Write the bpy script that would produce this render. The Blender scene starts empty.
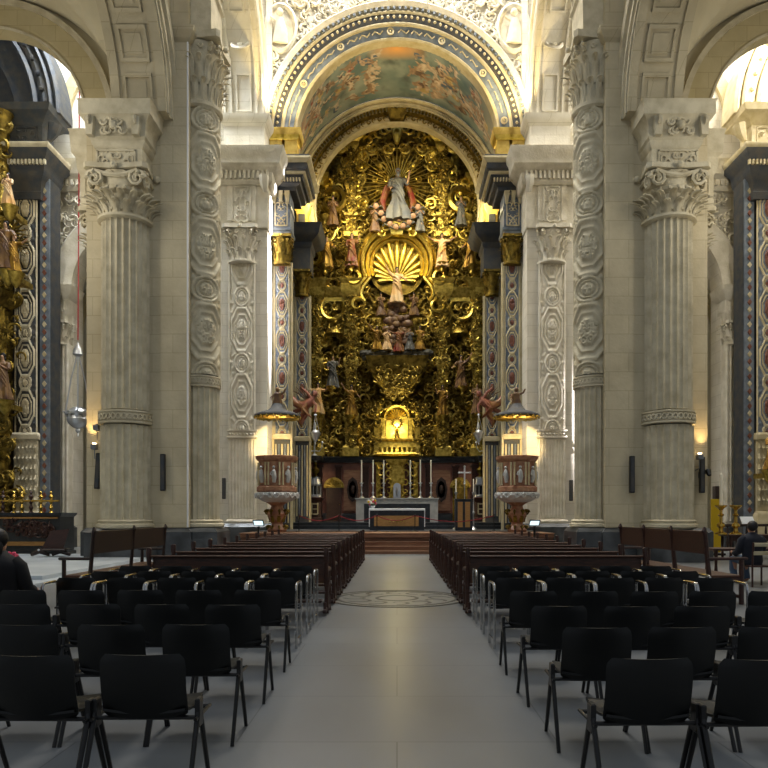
import bpy, bmesh, math, random
from mathutils import Vector, Matrix, noise
PI = math.pi; TAU = 2*PI
F = 700.0; CX = 397.0; HY = 513.0; EYE = 1.57
sc = bpy.context.scene
col = sc.collection
def X(px, d): return (px-CX)*d/F
def Z(py, d): return EYE+(HY-py)*d/F
def lin(h):
    if isinstance(h, str):
        c = [int(h[i:i+2], 16)/255 for i in (0, 2, 4)]
        return tuple((v/12.92 if v < .04045 else ((v+.055)/1.055)**2.4) for v in c)+(1,)
    return h

# ---------------------------------------------------------------- materials
def mat(name, c, rough=.6, metal=0, c2=None, scale=3, bump=0, bscale=20, spec=.5, joints=None, emit=None, stretch=None, detail=4, jc=None, jm=.012, coat=0):
    m = bpy.data.materials.new(name); m.use_nodes = True
    nt = m.node_tree; n = nt.nodes; l = nt.links
    b = n['Principled BSDF']
    b.inputs['Base Color'].default_value = lin(c)
    b.inputs['Roughness'].default_value = rough
    b.inputs['Metallic'].default_value = metal
    b.inputs['Specular IOR Level'].default_value = spec
    if coat: b.inputs['Coat Weight'].default_value = coat; b.inputs['Coat Roughness'].default_value = .25
    if emit:
        b.inputs['Emission Color'].default_value = lin(emit[0]); b.inputs['Emission Strength'].default_value = emit[1]
    tc = n.new('ShaderNodeNewGeometry')
    src = tc.outputs['Position']
    if stretch:
        mp = n.new('ShaderNodeMapping'); mp.inputs['Scale'].default_value = stretch
        l.new(src, mp.inputs['Vector']); src = mp.outputs[0]
    out = None
    if c2:
        t = n.new('ShaderNodeTexNoise'); t.inputs['Scale'].default_value = scale; t.inputs['Detail'].default_value = detail
        l.new(src, t.inputs['Vector'])
        r = n.new('ShaderNodeValToRGB'); r.color_ramp.elements[0].position = .35; r.color_ramp.elements[1].position = .68
        r.color_ramp.elements[0].color = lin(c); r.color_ramp.elements[1].color = lin(c2)
        l.new(t.outputs['Fac'], r.inputs['Fac']); out = r.outputs['Color']
    if joints:
        sx = n.new('ShaderNodeSeparateXYZ'); l.new(tc.outputs['Position'], sx.inputs[0])
        cb = n.new('ShaderNodeCombineXYZ')
        if joints[2] == 'wall':
            ad = n.new('ShaderNodeMath'); ad.operation = 'ADD'
            l.new(sx.outputs['X'], ad.inputs[0]); l.new(sx.outputs['Y'], ad.inputs[1])
            l.new(ad.outputs[0], cb.inputs['X']); l.new(sx.outputs['Z'], cb.inputs['Y'])
        else:
            l.new(sx.outputs['X'], cb.inputs['X']); l.new(sx.outputs['Y'], cb.inputs['Y'])
        br = n.new('ShaderNodeTexBrick'); l.new(cb.outputs[0], br.inputs['Vector'])
        br.inputs['Scale'].default_value = 1; br.inputs['Brick Width'].default_value = joints[0]; br.inputs['Row Height'].default_value = joints[1]
        br.inputs['Mortar Size'].default_value = jm; br.inputs['Mortar Smooth'].default_value = .3
        br.inputs['Color1'].default_value = (1, 1, 1, 1); br.inputs['Color2'].default_value = (.93, .93, .94, 1)
        br.inputs['Mortar'].default_value = lin(jc) if jc else (.76, .74, .7, 1)
        mx = n.new('ShaderNodeMix'); mx.data_type = 'RGBA'; mx.blend_type = 'MULTIPLY'; mx.inputs[0].default_value = 1
        if out: l.new(out, mx.inputs[6])
        else: mx.inputs[6].default_value = lin(c)
        l.new(br.outputs['Color'], mx.inputs[7]); out = mx.outputs[2]
    if out: l.new(out, b.inputs['Base Color'])
    if bump:
        t2 = n.new('ShaderNodeTexNoise'); t2.inputs['Scale'].default_value = bscale; t2.inputs['Detail'].default_value = 5
        l.new(src, t2.inputs['Vector'])
        bp = n.new('ShaderNodeBump'); bp.inputs['Strength'].default_value = bump; bp.inputs['Distance'].default_value = .05
        l.new(t2.outputs['Fac'], bp.inputs['Height']); l.new(bp.outputs[0], b.inputs['Normal'])
    return m
M = {}
M['stone'] = mat('stone', 'C9BC9C', .8, c2='B7AA8B', scale=1.2, bump=.25, bscale=9, joints=(1.3, .62, 'wall'))
M['carved'] = mat('carved_stone', 'CDC3A8', .8, c2='B3A88C', scale=2.5, bump=.3, bscale=14)
M['white_stone'] = mat('white_stone', 'D8D2C2', .75, c2='C8C1AE', scale=1.5, bump=.2, bscale=9, joints=(1.1, .5, 'wall'))
M['white_carved'] = mat('white_carved', 'DAD3C2', .75, c2='C4BCA6', scale=2.5, bump=.3, bscale=12)
M['plaster'] = mat('plaster', 'D3C9AC', .9, c2='C9BD9E', scale=.8, bump=.1)
M['warm_stone'] = mat('warm_stone', 'C2B48C', .85, c2='B4A57C', scale=1, bump=.2, joints=(.9, .55, 'wall'))
M['dark_marble'] = mat('dark_marble', '2A2C2D', .3, c2='55585A', scale=1.5, detail=8)
M['dark_poly'] = mat('dark_polychrome', '2F353D', .65, c2='4A463F', scale=3, bump=.2)
M['blue_poly'] = mat('blue_marble', '56606C', .5, c2='79828C', scale=3, bump=.15)
M['red_poly'] = mat('red_marble', '663A2C', .5, c2='7C4C38', scale=4)
M['cream_poly'] = mat('cream_marble', 'C3B795', .55, c2='AFA078', scale=3)
M['floor'] = mat('floor_marble', '7E8184', .33, c2='6C6C69', scale=.5, detail=8, joints=(2.2, 1.2, 'floor'), jm=.006, jc='C0C0C0', stretch=(1, .5, 1))
M['inlay'] = mat('inlay', '202222', .4, c2='2C2C2A')
M['inlay_light'] = mat('inlay_light', '84847F', .4, c2='787874')
M['pale_floor'] = mat('pale_floor', 'C6CCD0', .35, c2='AEB6BC', scale=1)
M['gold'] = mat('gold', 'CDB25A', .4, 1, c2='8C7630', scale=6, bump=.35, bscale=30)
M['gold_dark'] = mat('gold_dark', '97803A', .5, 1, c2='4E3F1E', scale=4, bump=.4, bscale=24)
M['gold_bright'] = mat('gold_bright', 'E8D070', .36, 1, c2='C9AC44', scale=5, bump=.2)
M['brass'] = mat('brass', 'CFAE58', .25, 1)
M['silver'] = mat('silver', 'C9CCD0', .3, 1, bump=.2, bscale=40)
M['chrome'] = mat('chrome', 'C8C8C8', .18, 1)
M['black_plastic'] = mat('black_plastic', '060807', .4, bump=.05, bscale=300, spec=.4)
M['black_metal'] = mat('black_metal', '0A0A0B', .35, spec=.5)
M['wood'] = mat('pew_wood', '38200F', .4, c2='55301A', scale=6, stretch=(1, 6, 6), bump=.1, spec=.5)
M['wood_red'] = mat('red_wood', '42241A', .42, c2='2E1810', scale=5, stretch=(1, 5, 5))
M['wood_dark'] = mat('dark_wood', '22150F', .45, c2='331F15', scale=6, stretch=(1, 6, 6))
M['wood_light'] = mat('light_wood', 'A97F45', .5, c2='8E6633', scale=6, stretch=(1, 4, 8))
M['stair'] = mat('stair_stone', '6E4A33', .5, c2='85634A', scale=3, stretch=(.6, 4, 3))
M['white_marble'] = mat('white_marble', 'B9B9B4', .4, c2='A3A5A3', scale=5)
M['black_marble'] = mat('black_marble', '1C1F22', .3, c2='2E3236', scale=5)
M['velvet'] = mat('red_velvet', '7A1820', .8)
M['blackcloth'] = mat('black_cloth', '0C0C0F', .85)
M['navy'] = mat('navy_cloth', '171B26', .85)
M['denim'] = mat('denim', '45566B', .85)
M['hair'] = mat('dark_hair', '0F0B0A', .6)
M['skin'] = mat('skin', 'B58468', .55)
M['painted_flesh'] = mat('painted_flesh', 'A27E60', .5)
M['robe_red'] = mat('painted_red_robe', '6E1E18', .5, c2='7C5A28', scale=3)
M['robe_gold'] = mat('gilded_robe', 'B08A38', .42, .7, c2='7B5A2C', scale=3, bump=.2)
M['robe_grey'] = mat('grey_robe', '4C4E52', .6, c2='6A6658', scale=2)
M['robe_brown'] = mat('brown_robe', '5B4030', .5, c2='80602E', scale=3)
M['robe_pale'] = mat('pale_robe', 'CDB48C', .5, c2='D9A25A', scale=2)
M['gilt_stone'] = mat('gilt_stone', 'E3C568', .6, c2='C9A548', scale=4)
M['angel_wood'] = mat('painted_wood', '7A4030', .5, c2='94604A', scale=4)
M['cloud'] = mat('dark_cloud', '3A3A38', .7, c2='55503F', scale=3)
M['candle'] = mat('candle_wax', 'F4EDD8', .5)
M['pulpit'] = mat('pulpit_marble', '84543C', .5, c2='A88060', scale=5)
M['cloth_white'] = mat('white_cloth', 'E6E6E6', .8)
M['paper'] = mat('paper', 'E9EDF0', .7)
M['screen'] = mat('lit_screen', 'BFD8E0', .4, emit=('BFD8E0', 1.6))
M['lamp_glow'] = mat('lamp_glow', 'FFE0A0', .4, emit=('FFDDA0', 22))
M['cord'] = mat('red_cord', 'B83A40', .7)
M['yellow'] = mat('yellow_cloth', 'C9A80E', .7)
M['pink'] = mat('pink_flower', 'C93A5A', .6)
M['flower_white'] = mat('white_flower', 'D8D4CC', .6)
M['leafgreen'] = mat('flower_leaf', '2F4A22', .6)
M['wire'] = mat('steel_grey', '7D8084', .4, .6)
def vcol(name, rough=.8):
    m = bpy.data.materials.new(name); m.use_nodes = True; nt = m.node_tree
    a = nt.nodes.new('ShaderNodeVertexColor'); a.layer_name = 'paint'
    nt.links.new(a.outputs['Color'], nt.nodes['Principled BSDF'].inputs['Base Color'])
    nt.nodes['Principled BSDF'].inputs['Roughness'].default_value = rough
    return m
M['fresco'] = vcol('fresco_paint')

# ---------------------------------------------------------------- mesh builder
def rec(o, label=None, cat=None, group=None, kind=None):
    if label: o['label'] = label
    if cat: o['category'] = cat
    if group: o['group'] = group
    if kind: o['kind'] = kind
    return o
class MB:
    def __init__(s): s.v = []; s.f = []; s.m = []
    def add(s, vs, fs, m=0, T=None):
        k = len(s.v)
        s.v += [tuple(T @ Vector(v)) for v in vs] if T is not None else [tuple(v) for v in vs]
        s.f += [tuple(i+k for i in f) for f in fs]; s.m += [m]*len(fs) if isinstance(m, int) else m
        return s
    def box(s, x0, x1, y0, y1, z0, z1, m=0, T=None):
        vs = [(x, y, z) for x in (x0, x1) for y in (y0, y1) for z in (z0, z1)]
        return s.add(vs, [(0, 1, 3, 2), (4, 6, 7, 5), (0, 4, 5, 1), (2, 3, 7, 6), (0, 2, 6, 4), (1, 5, 7, 3)], m, T)
    def rbox(s, x0, x1, y0, y1, z0, z1, r=.02, m=0, T=None):   # bevelled vertical extrusion
        return s.stack((x0+x1)/2, (y0+y1)/2, abs(x1-x0)/2-r, abs(y1-y0)/2-r, [(0, z0), (r, z0+r), (r, z1-r), (0, z1)], m, T)
    def stack(s, cx, cy, hx, hy, prof, m=0, T=None):           # rectangle lofted through (offset, z)
        vs = []; fs = []
        for o, z in prof:
            vs += [(cx-hx-o, cy-hy-o, z), (cx+hx+o, cy-hy-o, z), (cx+hx+o, cy+hy+o, z), (cx-hx-o, cy+hy+o, z)]
        n = len(prof)
        for i in range(n-1):
            for j in range(4):
                a = i*4+j; b = i*4+(j+1) % 4; fs.append((a, b, b+4, a+4))
        fs += [(3, 2, 1, 0), tuple((n-1)*4+j for j in range(4))]
        return s.add(vs, fs, m, T)
    def lathe(s, prof, n=24, c=(0, 0, 0), m=0, T=None, a0=0, fl=None):   # prof = (r, z)
        vs = []; fs = []
        for r, z in prof:
            for j in range(n):
                a = a0+TAU*j/n; rr = r*(1+(fl(a, z) if fl else 0))
                vs.append((c[0]+rr*math.cos(a), c[1]+rr*math.sin(a), c[2]+z))
        for i in range(len(prof)-1):
            for j in range(n):
                a = i*n+j; b = i*n+(j+1) % n; fs.append((a, b, b+n, a+n))
        fs += [tuple(range(n))[::-1], tuple((len(prof)-1)*n+j for j in range(n))]
        return s.add(vs, fs, m, T)
    def tube(s, pts, r, n=6, m=0, T=None, flat=1, up=None):
        pts = [Vector(p) for p in pts]; k = len(pts)
        rs = r if isinstance(r, (list, tuple)) else [r]*k
        vs = []; fs = []; pu = Vector(up) if up else None
        for i, p in enumerate(pts):
            t = (pts[min(i+1, k-1)]-pts[max(i-1, 0)])
            if t.length < 1e-9: t = Vector((0, 0, 1))
            t.normalize()
            if pu is None: pu = t.orthogonal()
            u = pu-t*pu.dot(t)
            if u.length < 1e-4: u = t.orthogonal()
            u.normalize(); w = t.cross(u); pu = u
            for j in range(n):
                a = TAU*j/n+PI/n; vs.append(p+u*(math.cos(a)*rs[i])+w*(math.sin(a)*rs[i]*flat))
        for i in range(k-1):
            for j in range(n):
                a = i*n+j; b = i*n+(j+1) % n; fs.append((a, b, b+n, a+n))
        fs += [tuple(range(n))[::-1], tuple((k-1)*n+j for j in range(n))]
        return s.add(vs, fs, m, T)
    def ball(s, c, r, m=0, T=None, n=10, k=7, e=(1, 1, 1)):
        vs = [(c[0], c[1], c[2]-r*e[2])]; fs = []
        for i in range(1, k):
            t = PI*i/k
            for j in range(n):
                a = TAU*j/n; vs.append((c[0]+r*e[0]*math.sin(t)*math.cos(a), c[1]+r*e[1]*math.sin(t)*math.sin(a), c[2]-r*e[2]*math.cos(t)))
        vs.append((c[0], c[1], c[2]+r*e[2])); L = len(vs)-1
        for j in range(n):
            fs.append((0, 1+(j+1) % n, 1+j)); fs.append((L, L-n+j, L-n+(j+1) % n))
        for i in range(k-2):
            for j in range(n):
                a = 1+i*n+j; b = 1+i*n+(j+1) % n; fs.append((a, b, b+n, a+n))
        return s.add(vs, fs, m, T)
    def grid(s, nu, nv, fn, m=0, T=None, mf=None):
        vs = [fn(i/nu, j/nv) for i in range(nu+1) for j in range(nv+1)]
        fs = []; ms = []
        for i in range(nu):
            for j in range(nv):
                a = i*(nv+1)+j; fs.append((a, a+nv+1, a+nv+2, a+1)); ms.append(mf((i+.5)/nu, (j+.5)/nv) if mf else m)
        return s.add(vs, fs, ms, T)
    def prism(s, poly, a, b, axis='y', m=0, T=None):           # polygon in the plane normal to axis, from a to b
        def q(u, v, w): return (u, w, v) if axis == 'y' else ((w, u, v) if axis == 'x' else (u, v, w))
        n = len(poly); vs = [q(u, v, a) for u, v in poly]+[q(u, v, b) for u, v in poly]
        fs = [tuple(range(n))[::-1], tuple(range(n, 2*n))]+[(i, (i+1) % n, (i+1) % n+n, i+n) for i in range(n)]
        return s.add(vs, fs, m, T)
    def ring(s, c, r0, r1, a, b, t0=0, t1=PI, n=48, axis='y', m=0, T=None, sx=1):   # arch: annulus sector extruded
        def q(u, v, w): return (u, w, v) if axis == 'y' else (w, u, v)
        vs = []; fs = []
        for i in range(n+1):
            t = t0+(t1-t0)*i/n; cu, su = math.cos(t)*sx, math.sin(t)
            for r, w in ((r0, a), (r1, a), (r1, b), (r0, b)): vs.append(q(c[0]+r*cu, c[1]+r*su, w))
        for i in range(n):
            for j in range(4):
                e = i*4+j; g = i*4+(j+1) % 4; fs.append((e, g, g+4, e+4))
        fs += [(0, 1, 2, 3), (n*4+3, n*4+2, n*4+1, n*4)]
        return s.add(vs, fs, m, T)
    def build(s, name, mats, parent=None, smooth=True, ang=35, **k):
        me = bpy.data.meshes.new(name); me.from_pydata(s.v, [], s.f)
        for x in (mats if isinstance(mats, (list, tuple)) else [mats]): me.materials.append(M[x] if isinstance(x, str) else x)
        if any(s.m): me.polygons.foreach_set('material_index', s.m)
        bm = bmesh.new(); bm.from_mesh(me); bmesh.ops.recalc_face_normals(bm, faces=bm.faces); bm.to_mesh(me); bm.free()
        if smooth: me.shade_smooth(); me.set_sharp_from_angle(angle=math.radians(ang))
        o = bpy.data.objects.new(name, me); col.objects.link(o)
        if parent:
            o.parent = parent; o.matrix_parent_inverse = parent.matrix_basis.inverted() if parent.parent is None else Matrix()
        return rec(o, **k)
def empty(name, loc=(0, 0, 0), label=None, cat=None, group=None, rz=0):
    o = bpy.data.objects.new(name, None); col.objects.link(o); o.location = loc; o.rotation_euler = (0, 0, rz)
    o.empty_display_size = .2
    return rec(o, label, cat, group)
def copy_tree(o, parent=None):
    c = o.copy(); col.objects.link(c)
    for k in ('label', 'group'):
        if parent is None and k in c.keys(): pass
    if parent: c.parent = parent; c.matrix_parent_inverse = o.matrix_parent_inverse.copy()
    for ch in list(o.children): copy_tree(ch, c)
    return c
def place(o, loc, rz=0, sx=1, **k):
    o.location = loc; o.rotation_euler = (0, 0, rz); o.scale = (sx, abs(sx), abs(sx)); return rec(o, **k)
def TR(x, y, z, rx=0, ry=0, rz=0, s=1):
    return Matrix.Translation((x, y, z)) @ Matrix.Rotation(rz, 4, 'Z') @ Matrix.Rotation(ry, 4, 'Y') @ Matrix.Rotation(rx, 4, 'X') @ Matrix.Scale(s, 4)

# ---------------------------------------------------------------- ornament
def leaf(mb, x, y, z, a, h, w, curl, m=0, r=0):
    ca, sa = math.cos(a), math.sin(a)
    pts = []; rs = []
    for i in range(7):
        t = i/6; o = r+curl*(t**2.2)*1.0; zz = h*(t-.28*max(0, t-.72)/.28*1.0)
        pts.append((x+ca*o, y+sa*o, z+zz)); rs.append(w*(.75+.35*math.sin(PI*t))*(1 if t < .9 else .6))
    mb.tube(pts, rs, 6, m, flat=.35, up=(-sa, ca, 0))
def volute(mb, c, a, r, w, m=0, turn=1):
    ca, sa = math.cos(a), math.sin(a); pts = []; rs = []
    for i in range(15):
        t = i/14; th = turn*t*2.3*TAU*.8; rr = r*(1-.8*t)
        pts.append((c[0]+ca*rr*math.cos(th), c[1]+sa*rr*math.cos(th), c[2]+rr*math.sin(th))); rs.append(w*(1-.5*t))
    mb.tube(pts, rs, 5, m)
def capital(mb, x, y, z0, z1, r, m=0, n=12, ionic=False):
    h = z1-z0
    mb.lathe([(r*1.02, -.06*h), (r*1.12, -.03*h), (r*1.12, .02*h), (r*.96, .05*h), (r*.95, .5*h), (r*1.1, .85*h), (r*1.15, .88*h)], 24, (x, y, z0), m)
    for row, (zz, hh, cu) in enumerate(((.0, .36, .34), (.1, .44, .5)) if ionic else ((.03, .42, .3), (.28, .5, .42))):
        for i in range(n):
            a = TAU*(i+.5*row)/n
            leaf(mb, x, y, z0+zz*h, a, hh*h, r*.165, r*cu*1.25, m, r*.95); leaf(mb, x, y, z0+zz*h, a, hh*h*.8, r*.06, r*cu*1.5, m, r*1.02)
    if ionic:
        for i in range(4):
            a = i*PI/2
            for q in (-.62, .62):
                c_ = (x+math.cos(a)*r*1.12-math.sin(a)*q*r*1.35, y+math.sin(a)*r*1.12+math.cos(a)*q*r*1.35, z0+.7*h)
                volute(mb, c_, a+PI/2 if q > 0 else a-PI/2, r*.36, r*.09, m)
            mb.tube([(x+math.cos(a)*r*1.08-math.sin(a)*q*r, y+math.sin(a)*r*1.08+math.cos(a)*q*r, z0+.85*h-.08*h*math.cos(q*2)) for q in (-.9, -.45, 0, .45, .9)], r*.1, 6, m)
        mb.lathe([(r*1.0, .45*h), (r*1.12, .5*h), (r*1.12, .56*h), (r*1.0, .6*h)], 28, (x, y, z0), m)
        for i in range(20): mb.ball((x+math.cos(TAU*i/20)*r*1.12, y+math.sin(TAU*i/20)*r*1.12, z0+.53*h), r*.09, m, n=6, k=4)
    for i in range(4):
        a = PI/4+i*PI/2
        for q in (-.16, .16):
            volute(mb, (x+math.cos(a+q)*r*1.3, y+math.sin(a+q)*r*1.3, z0+.78*h), a, r*.24, r*.07, m)
        a2 = i*PI/2
        volute(mb, (x+math.cos(a2-.25)*r*1.12, y+math.sin(a2-.25)*r*1.12, z0+.8*h), a2+PI/2, r*.15, r*.05, m)
        volute(mb, (x+math.cos(a2+.25)*r*1.12, y+math.sin(a2+.25)*r*1.12, z0+.8*h), a2-PI/2, r*.15, r*.05, m)
        mb.ball((x+math.cos(a2)*r*1.3, y+math.sin(a2)*r*1.3, z0+.93*h), r*.15, m, n=8, k=5)
    # abacus with concave sides
    poly = []
    for i in range(4):
        a = PI/4+i*PI/2
        for q in (-.07, .07): poly.append((x+math.cos(a+q)*r*1.72, y+math.sin(a+q)*r*1.72))
        a = i*PI/2+PI/2
        poly.append((x+math.cos(a)*r*1.14, y+math.sin(a)*r*1.14))
    mb.prism(poly, z0+.9*h, z1, 'z', m)
def strap(u, v, p=3.6):      # strapwork relief: returns (height 0..1, kind)
    vv = v % p; w = vv-p/2
    m = max(abs(u)/.72, abs(w)/1.15, (abs(u)/.72+abs(w)/1.15)/1.42)
    c = math.hypot(u, min(vv, p-vv))/.5
    h = 0; k = 1
    for q, s in ((m, .1), (c, .15)):
        e = abs(q-1)/s
        if e < 1: h = max(h, .9*(1-e**3)); k = 0
        e = abs(q-.7)/(s*.7)
        if e < 1: h = max(h, .7*(1-e*e)); k = 0
    if m < .5 or c < .5:
        k = 2; a_ = abs(u); g = noise.noise(Vector((a_*7+math.sin(v*4), v*5.5, 5))); h = .25+.9*abs(math.sin(g*6))*(.9 if min(m/.5, c/.5) < .9 else .4)
    for q in (abs(u)-.93,):
        if abs(q) < .07: h = max(h, .8); k = 0
    if m > 1.2 and c > 1.3:
        g = noise.noise(Vector((abs(u)*4, v*4, 3)));
        if g > .12: h = max(h, .5)
    return h, k
def strap_column(mb, x, y, z0, z1, r, amp, nu=130, nv=None, p=3.6, mm=(0, 0, 0), face=0):
    nv = nv or int((z1-z0)/.045)
    def fn(a, b):
        th = TAU*a; u = ((th-face+PI) % TAU)/PI*1.0-1; u = u*2          # front half maps to -1..1
        hh, _ = strap(max(-1, min(1, u)), b*(z1-z0)/r*.75, p) if abs(u) <= 1 else (0, 0)
        rr = r+amp*hh; return (x+rr*math.cos(th), y+rr*math.sin(th), z0+b*(z1-z0))
    mb.grid(nu, nv, fn)
def fluted(mb, x, y, z0, z1, r, n=24, depth=.12, nv=2, m=0, cable=False):
    K = n*6
    def fl(a, z): t = (a*n/TAU) % 1; g = math.sin(PI*t); return -depth*(g**.6 if t > .12 and t < .88 else 0)*(.8 if cable else 1)
    mb.lathe([(r, z0+(z1-z0)*i/nv) for i in range(nv+1)], K, (x, y, 0), m, fl=fl)
def guilloche(mb, x, y, z, r, h, m=0, n=16):
    mb.lathe([(r*1.0, -h*.65), (r*1.07, -h*.6), (r*1.07, -h*.45), (r*1.02, -h*.4), (r*1.02, h*.4), (r*1.07, h*.45), (r*1.07, h*.6), (r, h*.65)], 48, (x, y, z), m)
    for q in (0, PI):
        pts = [(x+(r*1.05)*math.cos(TAU*i/96), y+(r*1.05)*math.sin(TAU*i/96), z+h*.3*math.sin(n*PI*i/48+q)) for i in range(97)]
        mb.tube(pts, h*.09, 4, m)
def scroll(mb, x, y, z, s, th, flip=1, m=0, r=.12, dy=.3, n=11, turns=.95):
    pts = []; rs = []
    for i in range(n):
        t = i/(n-1); a = th+flip*t*TAU*turns; rr = s*(1-.72*t)
        pts.append((x+rr*math.cos(a), y-dy*s*math.sin(PI*t), z+rr*math.sin(a))); rs.append(s*r*(.5+1.0*math.sin(PI*min(1, t*1.15+.05))))
    mb.tube(pts, rs, 5, m)
def scatter(mb, n, fn, smin, smax, y, seed, m=0, mirror=True, r=.13, yj=.2, leafy=.5):
    R = random.Random(seed); k = 0; tries = 0
    while k < n and tries < n*30:
        tries += 1; p = fn(R)
        if p is None: continue
        x, z = p; s = R.uniform(smin, smax); th = R.uniform(0, TAU); fl = R.choice((-1, 1)); yy = y-R.uniform(0, yj)
        scroll(mb, x, yy, z, s, th, fl, m, r)
        if mirror: scroll(mb, -x, yy, z, s, PI-th, -fl, m, r)
        if R.random() < leafy:
            a = R.uniform(0, TAU); L = s*1.1
            for q in ((1, -1) if mirror else (1,)):
                pts = [(q*(x+math.cos(a)*L*t), yy-.35*s*math.sin(PI*t)-.02, z+math.sin(a)*L*t+.2*L*t*t) for t in (0, .25, .5, .75, 1)]
                mb.tube(pts, [s*.06, s*.2, s*.24, s*.15, s*.03], 5, m, flat=.5, up=(0, 0, 1) if abs(math.sin(a)) < .7 else (1, 0, 0))
        k += 1
def moulding_ring(mb, c, prof, t0=0, t1=PI, n=64, axis='y', m=0, sx=1):   # prof: (radius, depth) swept along an arc
    def q(u, v, w): return (u, w, v) if axis == 'y' else (w, u, v)
    k = len(prof); vs = []; fs = []
    for i in range(n+1):
        t = t0+(t1-t0)*i/n
        for r, w in prof: vs.append(q(c[0]+r*math.cos(t)*sx, c[1]+r*math.sin(t), w))
    for i in range(n):
        for j in range(k):
            e = i*k+j; g = i*k+(j+1) % k; fs.append((e, g, g+k, e+k))
    fs += [tuple(range(k)), tuple(n*k+j for j in range(k))[::-1]]
    mb.add(vs, fs, m)
def blocks_on_arc(mb, c, r, a, b, w, h, n, t0=0, t1=PI, m=0, ball=False, axis='y'):
    for i in range(n):
        t = t0+(t1-t0)*(i+.5)/n; u = Vector((math.cos(t), math.sin(t))); s = Vector((-u.y, u.x)); C0 = Vector(c)+u*r
        if ball:
            mb.ball((C0.x, a, C0.y), w, m, n=6, k=5)
        else:
            P4 = [C0-s*w/2-u*h/2, C0+s*w/2-u*h/2, C0+s*w/2+u*h/2, C0-s*w/2+u*h/2]
            mb.prism([(p.x, p.y) for p in P4], a, b, axis, m)

# ---------------------------------------------------------------- figures (skin modifier bodies shared as meshes)
def skin_mesh(name, J, E, sub=2):
    """J: name -> (x,y,z,r). E: edges. The body is one continuous surface."""
    keys = list(J); me = bpy.data.meshes.new(name)
    me.from_pydata([J[k][:3] for k in keys], [(keys.index(a), keys.index(b)) for a, b in E], [])
    o = bpy.data.objects.new(name, me); col.objects.link(o)
    md = o.modifiers.new('s', 'SKIN'); md.use_smooth_shade = True
    for i, k in enumerate(keys):
        r = J[k][3]; rr = r if isinstance(r, tuple) else (r, r)
        me.skin_vertices[0].data[i].radius = rr
        me.skin_vertices[0].data[i].use_root = (k == 'pelvis')
    s = o.modifiers.new('u', 'SUBSURF'); s.levels = sub; s.render_levels = sub
    dg = bpy.context.evaluated_depsgraph_get(); dg.update()
    r = bpy.data.meshes.new_from_object(o.evaluated_get(dg)); r.name = name
    bpy.data.objects.remove(o); bpy.data.meshes.remove(me)
    r.shade_smooth()
    return r
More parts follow.
